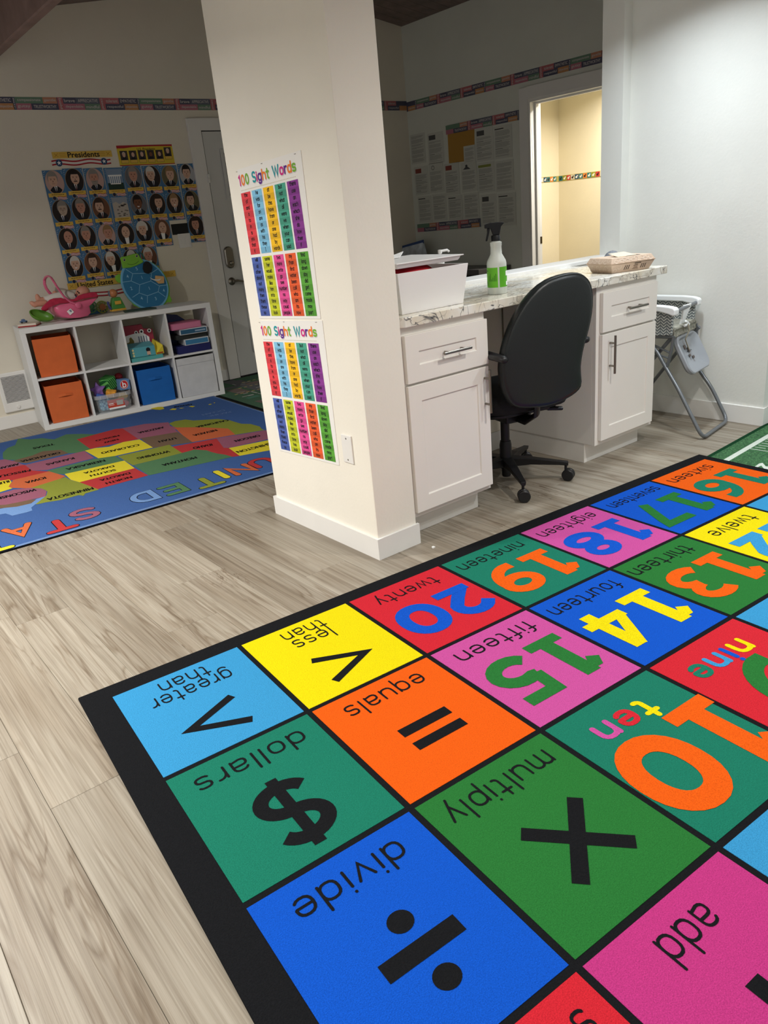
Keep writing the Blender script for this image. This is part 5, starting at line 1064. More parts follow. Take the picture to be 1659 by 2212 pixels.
# smaller poster of six portraits
t = thing('portrait_poster', 'small yellow U.S. Presidents poster above the portrait cards', 'poster', (2.325, YB - 0.003, 1.866)); fr = frame((2.086, YB - 0.003, 1.866), (1, 0, 0), (0, 0, 1))
obj('sheet', MB().add([fr(a, b, q) for q in (-0.001, 0) for a, b in ((0, 0), (.476, 0), (.476, .149), (0, .149))], [(0, 3, 2, 1), (4, 5, 6, 7), (0, 1, 5, 4), (1, 2, 6, 5), (2, 3, 7, 6), (3, 0, 4, 7)]), paper('poster_yellow', (214, 188, 60)), t)
obj('red_band', MB().flat(fr, pgon([(0, .149), (0, .128), (.06, .128), (.14, .136), (.3, .138), (.476, .136), (.476, .149)]), .0004).flat(fr, rect(0, 0, .476, .006), .0004), paper('flag_red', (170, 44, 52)), t)
obj('lettering', MB().flat(fr, shift(fit('U.S. Presidents', .155, .019, .012), .245, .119), .0008), paper('ink', (26, 24, 30)), t)
for i in range(6):
    x = .018 + i * .076; zz = .018 + (.018 if i == 5 else 0)
    p = obj('portrait', MB().flat(fr, rect(x, zz, x + .062, zz + .092), .0004), paper('portrait_dark', (66, 58, 56)), t)
    obj('name_panel', MB().flat(fr, rect(x + .002, zz + .002, x + .060, zz + .024), .0008), paper('gold', GOLD), p)
    obj('suit', MB().flat(fr, pgon([(x + .008, zz + .026), (x + .054, zz + .026), (x + .044, zz + .044), (x + .031, zz + .05), (x + .018, zz + .044)]), .0008), paper('suit', (34, 34, 40)), p)
    obj('face', MB().flat(fr, oval(x + .031, zz + .062, .013, .018, 14), .0012), paper('skin_' + ('d' if i == 3 else 'p'), SK['d' if i == 3 else 'p']), p)
    obj('hair', MB().flat(fr, pgon([(x + .031 + .0145 * math.cos(R(a)), zz + .066 + .018 * math.sin(R(a))) for a in range(0, 181, 20)]), .001), paper('hair_' + 'wkgkbw'[i], HA['wkgkbw'[i]]), p)
# black card and rocker switches among the cards
solo('black_card', MB().box(2.427, YB - 0.004, 1.312, 2.586, YB - 0.001, 1.398), paper('black', (34, 34, 34)), 'plain black card above the light switch', 'card', (2.51, YB - 0.003, 1.312))
sw_ = thing('light_switch', 'white double rocker light switch between the portrait cards', 'switch', (2.517, YB - 0.003, 1.200))
obj('plate', MB().box(2.470, YB - 0.008, 1.200, 2.584, YB - 0.001, 1.316), M_TRIM, sw_, bevel=0.002)
for x in (2.492, 2.534): obj('rocker', MB().prism([(x, YB - 0.008, 1.226), (x + .032, YB - 0.008, 1.226), (x + .032, YB - 0.008, 1.290), (x, YB - 0.008, 1.290)], (0, -0.003, 0)), M_TRIM, sw_, bevel=0.0012)

# ================================================================ NOTICES ON THE DIM WALL
M_PAP = paper('notice', (200, 201, 192)); M_TXT = paper('notice_text', (152, 152, 147)); M_TDK = paper('notice_dark', (48, 48, 50)); M_PIC = paper('notice_picture', (84, 84, 84)); M_RED = paper('notice_red', (140, 74, 66)); M_GRN = paper('notice_green', (140, 146, 76))
def notice(label, y0, y1, z1, z0, kind, seed, lay=0.002, tone=M_PAP, tilt=0.0):
    t = thing('notice', label, 'notice', (XS - lay, (y0 + y1) / 2, z0), 'printed notices pinned to the dim wall')
    w, hh = y0 - y1, z1 - z0; fr = frame((XS - lay, y0, z0), (0, -1, tilt), (0, 0, 1))
    obj('sheet', MB().add([fr(a, b, q) for q in (-0.0008, 0) for a, b in ((0, 0), (w, 0), (w, hh), (0, hh))], [(0, 3, 2, 1), (4, 5, 6, 7), (0, 1, 5, 4), (1, 2, 6, 5), (2, 3, 7, 6), (3, 0, 4, 7)]), tone, t)
    random.seed(seed); m = MB(); y = hh - .02; pic = kind in 'PRTK'
    if pic:
        pw_, ph_ = w * .42, .042; px_ = .02 if kind in 'PR' else w * .25
        if kind == 'K':
            g = MB()
            for a in range(0, 360, 30): g.flat(fr, oval(w * .3 + .02 * math.cos(R(a)), y - .022 + .018 * math.sin(R(a)), .0045, .0045, 6), .0004)
            obj('picture', g, M_PIC, t)
        elif kind == 'T': obj('picture', MB().flat(fr, oval(w * .36, y - .012, .016, .012, 12), .0004).flat(fr, pgon([(w * .14, y - .042), (w * .62, y - .042), (w * .5, y - .028), (w * .4, y - .016), (w * .3, y - .02)]), .0004), M_PIC, t)
        else: obj('picture', MB().flat(fr, rect(px_, y - ph_, px_ + pw_, y), .0004), M_PIC if kind == 'P' else M_RED, t)
        y -= ph_ + .016
    if kind == 'G': obj('heading', MB().flat(fr, rect(.012, y - .022, w * .8, y), .0004), M_GRN, t); y -= .034
    if kind == 'H': obj('heading', MB().flat(fr, rect(.012, y - .008, w * .55, y), .0004), M_TDK, t); y -= .02
    rules = MB()
    while y > .02:
        para = random.randint(3, 7)
        for i in range(para):
            if y < .02: break
            m.flat(fr, rect(.016, y - .003, w * (random.uniform(.8, .92) if i < para - 1 else random.uniform(.4, .8)), y), .0004); y -= .0062
        y -= .007
        if random.random() < .45 and y > .04: rules.flat(fr, rect(.016, y - .0035, w * random.uniform(.3, .6), y), .0004); rules.flat(fr, rect(w * .5, y - .0012, w * .9, y), .0005); y -= .012
    obj('text_lines', m, M_TXT, t)
    if rules.v: obj('rule_lines', rules, M_TDK, t)
notice('notice sheet of faint lines, upper left of the pinned group', 4.375, 4.150, 2.040, 1.765, 'L', 1)
notice('notice sheet with a house picture, left of the brown paper', 4.110, 3.880, 2.018, 1.742, 'P', 2)
solo('brown_paper', MB().prism([(XS - .003, 3.815, 1.985), (XS - .003, 3.450, 1.985), (XS - .003, 3.457, 1.838), (XS - .003, 3.605, 1.842), (XS - .003, 3.606, 1.716), (XS - .003, 3.816, 1.720)], (0.0015, 0, 0)), mat('brown_paper', (176, 132, 56), 0.7), 'brown paper sheet pinned under the short word strip', 'paper', (XS - .002, 3.63, 1.716))
notice('small white notice at the corner of the brown paper', 3.604, 3.452, 1.846, 1.690, 'n', 3, lay=0.0045)
notice('notice sheet with a dark photograph, right of the brown paper', 3.444, 3.214, 1.972, 1.690, 'P', 4)
notice('notice sheet with bold headings, upper right of the pinned group', 3.205, 2.985, 1.960, 1.690, 'H', 5, lay=0.003)
notice('notice sheet with red picture at the left edge of the middle row', 4.345, 4.130, 1.735, 1.465, 'R', 6)
notice('notice sheet with a circle of figures in the middle row', 4.120, 3.905, 1.745, 1.470, 'K', 7)
notice('notice sheet with a red figure picture below the brown paper', 3.890, 3.680, 1.720, 1.430, 'R', 8, lay=0.003)
notice('notice sheet with a tree picture below the small notice', 3.655, 3.440, 1.705, 1.440, 'T', 9, lay=0.003)
notice('notice sheet with a green heading in the middle row', 3.432, 3.212, 1.680, 1.420, 'G', 10)
notice('notice sheet densely printed, right end of the middle row', 3.200, 2.975, 1.672, 1.412, 'L', 11, lay=0.003)
notice('notice sheet at the left end of the lowest row', 4.320, 4.105, 1.450, 1.195, 'H', 12)
notice('notice sheet second from the left in the lowest row', 4.095, 3.885, 1.455, 1.200, 'L', 13)
notice('notice sheet third from the left in the lowest row', 3.865, 3.655, 1.425, 1.195, 'H', 14, lay=0.003)
notice('notice sheet with a ruled end, left of the photograph notice in the lowest row', 3.640, 3.425, 1.430, 1.195, 'L', 15, lay=0.003)
notice('notice sheet with a black photograph in the lowest row', 3.405, 3.200, 1.400, 1.120, 'P', 16)
notice('notice form with ruled table, lowest row nearest the doorway', 3.182, 2.958, 1.392, 1.110, 'H', 17, lay=0.0035)
# furniture and packet in the dim room
M_DK = mat('dark_laminate', (40, 40, 44), 0.5)
dc = thing('dark_cabinet', 'dark low cabinet behind the counter in the dim room', 'cabinet', (4.97, 3.55, 0))
obj('carcass', MB().box(4.76, 3.05, 0.02, 5.16, 4.38, 0.715), M_DK, dc, bevel=0.004); obj('cabinet_top', MB().box(4.73, 3.03, 0.715, 5.165, 4.388, 0.76), mat('cabinet_top', (70, 68, 68), 0.4), dc, bevel=0.004)
obj('door', MB().box(4.752, 3.07, 0.06, 4.76, 3.70, 0.69), M_DK, dc, bevel=0.002); obj('door', MB().box(4.752, 3.72, 0.06, 4.76, 4.36, 0.69), M_DK, dc, bevel=0.002)
pk = thing('wipes_packet', 'blue topped packet standing on the dark cabinet', 'packet', (4.98, 4.22, 0.76))
P4 = [(4.99, 4.385, 0.762), (4.99, 4.06, 0.762), (4.99, 4.05, 1.01), (4.99, 4.385, 0.965)]
obj('packet_body', MB().loft([[Vector((4.90, y, 0.762)) for y in (4.38, 4.06)] + [Vector((5.06, y, 0.762)) for y in (4.06, 4.38)], [Vector((4.93, y, 0.87)) for y in (4.385, 4.055)] + [Vector((5.03, y, 0.87)) for y in (4.055, 4.385)], [Vector((4.97, 4.385, 0.965)), Vector((4.97, 4.05, 1.01)), Vector((4.99, 4.05, 1.01)), Vector((4.99, 4.385, 0.965))]]), mat('packet_print', (196, 204, 214), 0.4, var=0.4, vscale=9), pk, bevel=0.004)
obj('packet_seal', MB().prism([(4.972, 4.386, 0.955), (4.972, 4.048, 1.000), (4.972, 4.048, 1.035), (4.972, 4.386, 0.985)], (0.012, 0, 0)), mat('packet_blue', (54, 80, 132), 0.4), pk)
# ================================================================ CUBE SHELF
SRZ = R(-7.4); so_ = Vector((0.924, 3.992, 0.0)); sx = Vector((math.cos(SRZ), math.sin(SRZ), 0)); sy = Vector((-math.sin(SRZ), math.cos(SRZ), 0))
def SW(x, y, z): return so_ + sx * x + sy * y + Vector((0, 0, z))
M_SH = mat('shelf_white', (224, 224, 222), 0.45, var=0.012, vscale=5)
sh = thing('cube_shelf', 'white eight-cube storage shelf against the wall of portrait cards', 'shelf', tuple(so_), rz=SRZ)
SWd, SHt, SDp, OT, IT, CW = 1.468, 0.772, 0.385, 0.0385, 0.0155, 0.336
obj('top_panel', MB().box(0, 0, SHt - OT, SWd, SDp, SHt), M_SH, sh, bevel=0.0015, seg=1); obj('bottom_panel', MB().box(OT, 0, 0.0, SWd - OT, SDp, OT), M_SH, sh, bevel=0.0015, seg=1)
obj('side_panel', MB().box(0, 0, 0, OT, SDp, SHt - OT), M_SH, sh, bevel=0.0015, seg=1); obj('side_panel', MB().box(SWd - OT, 0, 0, SWd, SDp, SHt - OT), M_SH, sh, bevel=0.0015, seg=1)
CX = [OT + i * (CW + IT) for i in range(4)]
ZL0, ZM = OT, OT + (SHt - 2 * OT - IT) / 2
for i in range(1, 4): obj('divider', MB().box(CX[i] - IT, 0.003, OT, CX[i], SDp, SHt - OT), M_SH, sh)
for i in range(4): obj('shelf_board', MB().box(CX[i], 0.003, ZM, CX[i] + CW, SDp, ZM + IT), M_SH, sh)
ZU = ZM + IT
def sthing(name, label, cat, x, y, z, group=None, rz=0.0): return thing(name, label, cat, tuple(SW(x, y, z)), group, rz=SRZ + R(rz))
def fabric_bin(label, cx, z, w, h, d, col, front=0.01, handle=True, rz=0.0, lip=False):
    t = sthing('storage_bin', label, 'bin', CX[cx] + CW / 2, front, z, 'fabric storage bins in the cube shelf', rz)
    m = mat('bin_%d_%d_%d' % col, col, 0.85, var=0.06, vscale=12, bump=0.2, bscale=350)
    o_, i_ = [(-w / 2, 0), (w / 2, 0), (w / 2, d), (-w / 2, d)], 0.006
    ri = lambda g, zz, s=1.0: [Vector((x * s + (g if x < 0 else -g), y + (g if y == 0 else -g), zz)) for x, y in o_]
    obj('body', MB().loft([ri(0, 0.001, .985), ri(-.002, h * .5), ri(0, h), ri(i_, h), ri(i_, 0.012)]), m, t, bevel=0.003)
    if handle:
        hm = MB().loft([[Vector((x, -0.003 - b, h * .70 + s + 0.006 * math.sin((x + .05) * 31))) for s in (-.010, .010)] + [Vector((x, -0.001 - b, h * .70 + s + 0.006 * math.sin((x + .05) * 31))) for s in (.010, -.010)] for x, b in ((-.055, 0), (-.03, .008), (0, .013), (.03, .008), (.055, 0))])
        obj('handle', hm, m, t)
    if lip: obj('folded_rim', MB().box(-w / 2 - .002, -.004, h - .055, w / 2 + .002, 0, h), m, t, bevel=0.002)
    return t
fabric_bin('orange fabric bin without visible handle in the upper left cube', 0, ZU, 0.275, 0.285, 0.30, (206, 100, 48), 0.03, False, -6)
fabric_bin('orange fabric bin with pull handle in the lower left cube', 0, ZL0, 0.275, 0.288, 0.28, (210, 102, 50), 0.015, True, -1)
fabric_bin('blue fabric bin with pull handle in the lower row', 2, ZL0, 0.275, 0.285, 0.30, (20, 98, 176), 0.02, True, 0)
fabric_bin('white fabric bin with folded rim in the lower right cube', 3, ZL0, 0.318, 0.322, 0.33, (206, 206, 206), 0.004, False, 0, True)
# ---- clear tub of toys
TX, TY = CX[1] + 0.165, 0.015
tb = sthing('toy_tub', 'clear plastic tub of soft toys in the lower row', 'tub', TX, TY, ZL0)
M_CLR = mat('clear_plastic', (214, 220, 222), 0.12, alpha=0.26, spec=0.6); M_CLR2 = mat('clear_rim', (196, 198, 198), 0.2, alpha=0.55, spec=0.6)
def rr(w, d, r, z, y0=0, n=4):
    L = []
    for cx, cy, a0_ in ((w / 2 - r, d - r, 0), (-w / 2 + r, d - r, 90), (-w / 2 + r, r, 180), (w / 2 - r, r, 270)):
        for i in range(n + 1):
            a = R(a0_ + 90 * i / n); L.append(Vector((cx + r * math.cos(a), y0 + cy + r * math.sin(a), z)))
    return L
obj('tub_body', MB().loft([rr(.24, .20, .04, .001, .02), rr(.262, .225, .045, .012, .008), rr(.275, .24, .045, .132)], cap1=False), M_CLR, tb, smooth=True)
rimm = obj('tub_rim', MB().loft([rr(.276, .242, .045, .112), rr(.292, .256, .045, .114, -.007), rr(.292, .256, .045, .142, -.007), rr(.276, .242, .045, .144)], False, False), M_CLR2, tb)
rb = MB()
for x in (-.10, -.05, 0, .05, .10): rb.box(x - .002, -.0085, .114, x + .002, -.006, .141)
obj('rim_rib', rb, mat('rim_rib', (220, 222, 222), .3, alpha=.8), rimm)
lb_ = obj('sticker', MB().box(-.055, .0045, .034, .075, .006, .096), paper('sticker_red', (196, 70, 52)), tb)
obj('sticker_picture', MB().box(.015, .0035, .046, .066, .0045, .084), paper('sticker_grey', (176, 174, 168)), lb_); obj('sticker_text', MB().box(-.048, .0035, .062, -.01, .0045, .068).box(-.048, .0035, .052, -.005, .0045, .055), paper('white', (240, 240, 238)), lb_)
obj('barcode_label', MB().box(-.05, .0035, .020, .078, .0045, .034), paper('white', (240, 240, 238)), tb)
def toy(name, label, mb, m, x, y, z, cat='toy', **kw):
    t = solo(name, mb, m, label, cat, (0, 0, 0), 'soft toys and blocks in the clear tub', **kw); t.location = SW(TX + x, TY + y, ZL0 + z); t.rotation_euler = (0, 0, SRZ); return t
def rotbox(w, d, h, rx, ry, rz_):
    M = Matrix.Rotation(R(rz_), 3, 'Z') @ Matrix.Rotation(R(ry), 3, 'Y') @ Matrix.Rotation(R(rx), 3, 'X')
    return MB().add([M @ Vector(v) for v in MB().box(-w / 2, -d / 2, -h / 2, w / 2, d / 2, h / 2).v], MB().box(0, 0, 0, 1, 1, 1).f)
def stripes():
    m = bpy.data.materials.new('green_stripe'); m.use_nodes = True; nt = m.node_tree; b = nt.nodes['Principled BSDF']; tc = nt.nodes.new('ShaderNodeTexCoord'); w = nt.nodes.new('ShaderNodeTexWave')
    w.inputs['Scale'].default_value = 22; w.bands_direction = 'DIAGONAL'; cr_ = nt.nodes.new('ShaderNodeValToRGB'); cr_.color_ramp.interpolation = 'CONSTANT'; cr_.color_ramp.elements[0].color = (*lin((18, 96, 40)), 1); cr_.color_ramp.elements[1].position = 0.62; cr_.color_ramp.elements[1].color = (*lin((110, 196, 96)), 1)
    nt.links.new(tc.outputs['Object'], w.inputs[0]); nt.links.new(w.outputs['Fac'], cr_.inputs[0]); nt.links.new(cr_.outputs[0], b.inputs['Base Color']); b.inputs['Roughness'].default_value = 0.8; return m
toy('striped_block', 'green striped soft cube on top of the toys in the clear tub', rotbox(.095, .095, .095, 8, -14, 34), stripes(), .004, .118, .214, bevel=.006)
lbk = toy('letter_block', 'blue soft cube with a red letter b disc in the tub', rotbox(.085, .085, .085, 0, 3, 8), mat('soft_blue', (96, 130, 176), .8), .112, .09, .187, bevel=.006)
ORG[lbk.name] = Vector((0, 0, 0)); fb = frame((-.006, -.0432, .004), (.99, .14, -.05), (.05, 0, 1))
dsk = obj('letter_disc', MB().flat(fb, oval(.005, 0, .031, .033, 24), .001), paper('disc_red', (200, 44, 48)), lbk); obj('disc_rim', MB().flat(fb, ribbon(arc(.005, 0, .031, .033, 0, 360, 24), .004, closed=True), .0015), paper('disc_rim', (226, 190, 180)), lbk)
gb_, wb_ = word2d('b', .30); obj('letter', MB().flat(fb, shift(gb_, -.008, -.021, .027), .002), paper('white', (240, 240, 238)), dsk)
toy('yellow_block', 'yellow and orange soft block under the green striped cube', rotbox(.075, .06, .05, 10, 14, -20), mat('soft_orange', (226, 156, 54), .8, var=.25, vscale=30), -.004, .045, .140, bevel=.006)
toy('purple_cloth', 'purple printed cloth toy at the left of the tub', MB().prism([((.068 if i % 2 == 0 else .034) * math.cos(R(36 * i + 20)), -.015, (.068 if i % 2 == 0 else .034) * math.sin(R(36 * i + 20))) for i in range(10)], (0, .03, 0)), mat('soft_purple', (128, 92, 160), .9, var=.45, vscale=45), -.092, .085, .178, bevel=.006)
toy('blue_block', 'small royal blue block below the purple cloth toy', rotbox(.075, .06, .035, 0, 20, -12), mat('soft_royal', (64, 96, 176), .8), -.082, .06, .128, bevel=.005)
toy('red_ball', 'dark red knobbly ball at the back of the tub', MB().ball((0, 0, 0), .034, n=14, m=9), mat('soft_red', (152, 36, 48), .7, var=.4, vscale=60), .108, .185, .235, smooth=True)
def checks():
    m = bpy.data.materials.new('check_cloth'); m.use_nodes = True; nt = m.node_tree; b = nt.nodes['Principled BSDF']; tc = nt.nodes.new('ShaderNodeTexCoord'); w = nt.nodes.new('ShaderNodeTexChecker'); w.inputs['Scale'].default_value = 62
    w.inputs['Color1'].default_value = (*lin((60, 120, 160)), 1); w.inputs['Color2'].default_value = (*lin((140, 190, 214)), 1); nt.links.new(tc.outputs['Object'], w.inputs[0]); nt.links.new(w.outputs[0], b.inputs['Base Color']); b.inputs['Roughness'].default_value = .9; return m
toy('checked_cloth', 'light blue checked cloth toy inside the tub wall', rotbox(.09, .10, .10, 0, 0, 0), checks(), -.065, .085, .062, bevel=.02)
toy('yellow_cloth', 'mustard yellow cloth toy inside the tub at right', MB().ball((0, 0, 0), .055, .045, .028, 14, 8), mat('soft_mustard', (206, 168, 64), .9, var=.3, vscale=40), .075, .075, .097, smooth=True)
toy('pink_cloth', 'pink cloth toy low inside the tub at right', MB().ball((0, 0, 0), .05, .05, .030, 14, 8), mat('soft_pink', (196, 96, 116), .9, var=.2, vscale=30), .075, .08, .036, smooth=True)
# ---- third cube: two card boxes
X3 = CX[2]
b1 = sthing('game_box', 'crimson and white game box with a dinosaur picture', 'box', X3 + .13, .235, ZU, 'boxed games in the cube shelf', -6)
obj('box_body', MB().prism([(-.115, .0, .0015), (.145, 0, .0015), (.145, 0, .215), (.075, 0, .225), (.068, 0, .262), (-.115, 0, .262)], (0, .05, 0)), mat('box_crimson', (158, 44, 66), .5), b1, bevel=.001, seg=1)
fb = frame((0, -.0012, 0), (1, 0, 0), (0, 0, 1))
pn = obj('white_panel', MB().flat(fb, pgon([(-.113, .09), (.105, .09), (.108, .155), (.07, .19), (.01, .198), (-.05, .19), (-.113, .178)]), .0005), paper('white', (240, 240, 238)), b1)
obj('dinosaur_print', MB().flat(fb, pgon([(-.098, .142), (-.07, .128), (-.055, .136), (-.052, .163), (-.038, .172), (-.03, .162), (-.018, .138), (-.02, .115), (-.05, .113), (-.08, .122)]), .001), paper('dino', (128, 116, 60)), pn)
dk = MB()
for i in range(4): dk.flat(fb, rect(.02 + i * .02, .118, .03 + i * .02, .17), .001)
obj('figure_print', dk, paper('fig_grey', (130, 136, 156)), pn)
for x, z, r_ in ((.055, .205, .018), (.118, .205, .016), (.012, .203, .014)): q = obj('round_label', MB().flat(fb, oval(x, z, r_, r_, 16), .0012), paper('white', (240, 240, 238)), b1); obj('round_print', MB().flat(fb, oval(x, z, r_ * .5, r_ * .55, 10), .0016), paper('ink', (26, 24, 30)), q)
b2 = sthing('game_box', 'teal game box with a child picture and yellow end', 'box', X3 + .145, .045, ZU, 'boxed games in the cube shelf', -4)
obj('box_body', MB().prism([(-.125, 0, .03), (.075, 0, .03), (.075, 0, .105), (-.125, 0, .105)], (0, .16, .02)), mat('box_teal', (84, 160, 172), .5), b2, bevel=.001, seg=1)
obj('box_end', MB().prism([(.0755, 0, .028), (.145, .02, .028), (.145, .02, .095), (.10, .07, .13), (.0755, 0, .107)], (0, .10, .01)), mat('box_yellow', (220, 200, 56), .5), b2, bevel=.001, seg=1)
fb = frame((0, -.001, 0), (1, 0, 0), (0, 0, 1))
obj('child_print', MB().flat(fb, oval(.02, .078, .017, .018, 14), .0006).flat(fb, rect(.015, .034, .028, .06), .0006), paper('ink', (26, 24, 30)), b2); obj('shirt_print', MB().flat(fb, pgon([(.006, .038), (.036, .038), (.033, .066), (.008, .066)]), .001), paper('skin_p', SK['p']), b2)
obj('icon_print', MB().flat(fb, oval(-.10, .088, .009, .009, 10), .0006).flat(fb, oval(-.10, .066, .009, .009, 10), .0006).flat(fb, oval(-.10, .044, .009, .009, 10), .0006), paper('cream', (220, 206, 150)), b2)
obj('warning_strip', MB().flat(frame((.0755, -.001, 0), (.0695, .02, 0), (0, 0, 1)), rect(.006, .032, .064, .044), .001), paper('warn', (176, 84, 40)), b2)
b3 = sthing('game_box', 'flat aqua box underneath the teal game box', 'box', X3 + .14, .012, ZU, 'boxed games in the cube shelf', 4)
obj('box_body', MB().box(-.125, 0, .001, .13, .19, .028), mat('box_aqua', (86, 170, 168), .5), b3, bevel=.002)
# ---- fourth cube: stacked boxes
X4 = CX[3]
def flatbox(label, x0, x1, z0, z1, yf, col, rz, front=None, txt=None, d=.205):
    t = sthing('flat_box', label, 'box', X4 + (x0 + x1) / 2, yf, ZU + z0, 'flat boxes stacked in the upper right cube', rz); w = x1 - x0; h = z1 - z0
    obj('box_body', MB().box(-w / 2, 0, 0, w / 2, d, h), mat('fb_%d_%d_%d' % col, col, .4), t, bevel=.002)
    if front:
        fb_ = frame((-w / 2, -.001, 0), (1, 0, 0), (0, 0, 1)); p = obj('front_panel', MB().flat(fb_, rect(.008, .006, w - .008, h - .006), .0004), paper('fp_%d_%d_%d' % front, front), t)
        if txt: obj('print_mark', MB().flat(fb_, rect(w * .55, h * .35, w * .93, h * .62), .0009), paper('fp_txt', (150, 170, 190)), p)
    return t
flatbox('navy blue flat box at the bottom of the stack', .045, .325, 0.0005, .062, .012, (34, 38, 96), 2, None)
flatbox('flat box with white edged blue front, second from the stack bottom', .11, .315, .063, .112, .008, (206, 208, 210), -2, (62, 124, 164))
flatbox('flat box with a printed dark blue front under the pink one', .085, .315, .150, .196, .006, (206, 208, 210), -3, (48, 92, 122), True)
flatbox('black flat box between the two blue fronted boxes', .055, .315, .113, .149, .03, (40, 44, 42), 3, None)
flatbox('pink flat box on top of the stack', .025, .275, .197, .247, .006, (196, 106, 140), 3, (206, 124, 154))
t = sthing('folder', 'dark blue plastic folder leaning behind the stacked boxes', 'folder', X4 + .10, .255, ZU); obj('folder_sheet', MB().prism([(-.085, 0, .0005), (.16, 0, .0005), (.14, 0, .225), (.06, 0, .292), (-.03, 0, .312), (-.07, 0, .30)], (0, .012, 0)), mat('folder_blue', (48, 62, 116), .25), t, bevel=.001, seg=1)

# ================================================================ ON TOP OF THE SHELF
ZT = SHt; YT = 4.19
def SY(px, py, y): return PY(px, py, y)
M_PINK = mat('pink_plastic', (222, 104, 140), .3, spec=.5); M_CRIM = mat('crimson_cloth', (178, 40, 70), .85, var=.15, vscale=40); M_DOLL = mat('doll_skin', (206, 146, 122), .5); M_WCL = mat('doll_clothes', (222, 216, 208), .85, var=.05)
def K(x, y): return (60 + x / 8.295, 560 + y / 8.295)
def side(pts, y): return [PY(*K(a, b), y) for a, b in pts]
yc = 4.155
dc_ = thing('doll_carrier', 'pink toy doll carrier with crimson lining on the cube shelf', 'toy', tuple(PY(*K(760, 1050), yc)), None)
shell = [(400, 855), (500, 800), (700, 760), (900, 740), (1060, 700), (1190, 680), (1110, 770), (1040, 830), (1066, 955), (1012, 1010), (860, 1045), (700, 1055), (560, 1040), (480, 985), (430, 920)]
rgs = []
for dy, s in ((-.105, .90), (-.095, .97), (-.06, 1.0), (.06, 1.0), (.095, .97), (.105, .90)):
    c_ = PY(*K(770, 900), yc); rgs.append([Vector((c_.x + (p.x - c_.x) * s, yc + dy, max(c_.z + (p.z - c_.z) * s, ZT + 0.0005))) for p in side(shell, yc)])
obj('shell', MB().loft(rgs), M_PINK, dc_, smooth=60)
lin_o = [(245, 900), (262, 860), (330, 790), (400, 725), (470, 700), (600, 690), (700, 720), (840, 715), (900, 660), (1000, 620), (1100, 600), (1190, 588), (1240, 605), (1262, 650), (1240, 680), (1100, 690), (1000, 710), (860, 755), (700, 785), (560, 800), (470, 830), (380, 870), (320, 905), (270, 915)]
obj('lining', MB().prism([Vector((p.x, yc - .112, p.z)) for p in side(lin_o, yc - .112)], (0, .018, 0)).prism([Vector((p.x, yc + .10, p.z - .012)) for p in side(lin_o, yc + .10)], (0, .018, 0)), M_CRIM, dc_, bevel=.005)
hnd = [(930, 815), (860, 800), (760, 760), (660, 680), (590, 590), (520, 490), (460, 390), (415, 325), (370, 300), (325, 318), (300, 370), (300, 440), (330, 520), (380, 590), (440, 650), (480, 690)]
nh = len(hnd); hp = [PY(*K(a, b), yc - .115 + .22 * max(0, min(1, (i - 6) / 4))) for i, (a, b) in enumerate(hnd)]
obj('carry_handle', MB().tube(hp, .011, 10, flat=.6), M_PINK, dc_, smooth=True)
pv = PY(*K(900, 825), yc - .115); obj('handle_pivot', MB().lathe([(.022, 0), (.022, .008), (.016, .012), (0, .013)], pv, 20, (0, -1, 0)), M_PINK, dc_, smooth=True)
sk_ = [PY(*K(a, b), yc - .110) for a, b in ((698, 935), (765, 882), (828, 945), (758, 1003))]
stk = obj('sticker', MB().prism(sk_, (0, -.0015, 0)), paper('white', (240, 240, 238)), dc_); sp0 = [PY(*K(a, b), yc - .112) for a, b in ((735, 920), (765, 900), (795, 935), (770, 950))]; obj('sticker_print', MB().prism(sp0, (0, -.0005, 0)), paper('fig_grey', (130, 136, 156)), stk)
# doll lying in the carrier
hd0 = PY(*K(985, 590), yc - .02)
dl_ = thing('baby_doll', 'bald baby doll in white clothes lying in the pink carrier', 'doll', tuple(PY(*K(700, 760), yc)))
rows = [(300, 740, .030), (400, 730, .040), (520, 710, .046), (640, 690, .048), (740, 680, .048), (820, 675, .036)]
body = MB().tube([PY(*K(a, b), yc) for a, b, r_ in rows], [r_ for a, b, r_ in rows], 14)
obj('clothes', body, M_WCL, dl_, smooth=True)
Mh = Matrix.Rotation(R(-12), 3, 'Y')
hr = .050
head = obj('head', MB().ball(hd0, hr * 1.08, hr * .95, hr * .92, 22, 14, Mh).ball(hd0 + Vector((-.032, -.005, -.016)), .022, .026, .022, 12, 8), M_DOLL, dl_, smooth=True)
for q, rr_ in ((K(830, 572), .0048), (K(898, 605), .0048)):
    e_ = PY(*q, yc - .062); d_ = (e_ - hd0); obj('eye', MB().ball(hd0 + d_.normalized() * .0525, .0058, n=10, m=6), M_BLACK, head, smooth=True)
nz_ = PY(*K(800, 620), yc - .04); obj('nose', MB().ball(hd0 + (nz_ - hd0).normalized() * .058, .007, n=8, m=6), M_DOLL, head, smooth=True)
mo_ = PY(*K(820, 665), yc - .05); obj('mouth', MB().ball(hd0 + (mo_ - hd0).normalized() * .057, .007, .007, .003, 8, 6), mat('doll_lips', (150, 70, 70), .5), head, smooth=True)
obj('ear', MB().ball(hd0 + Vector((.012, -.042, -.012)), .010, .006, .012, 10, 6), M_DOLL, head, smooth=True)
obj('arm', MB().tube([PY(*K(690, 660), yc + .03), PY(*K(600, 630), yc + .03), PY(*K(520, 622), yc + .02), PY(*K(470, 600), yc + .02), PY(*K(448, 590), yc + .02)], [.02, .019, .017, .018, .008], 10), M_DOLL, dl_, smooth=True)
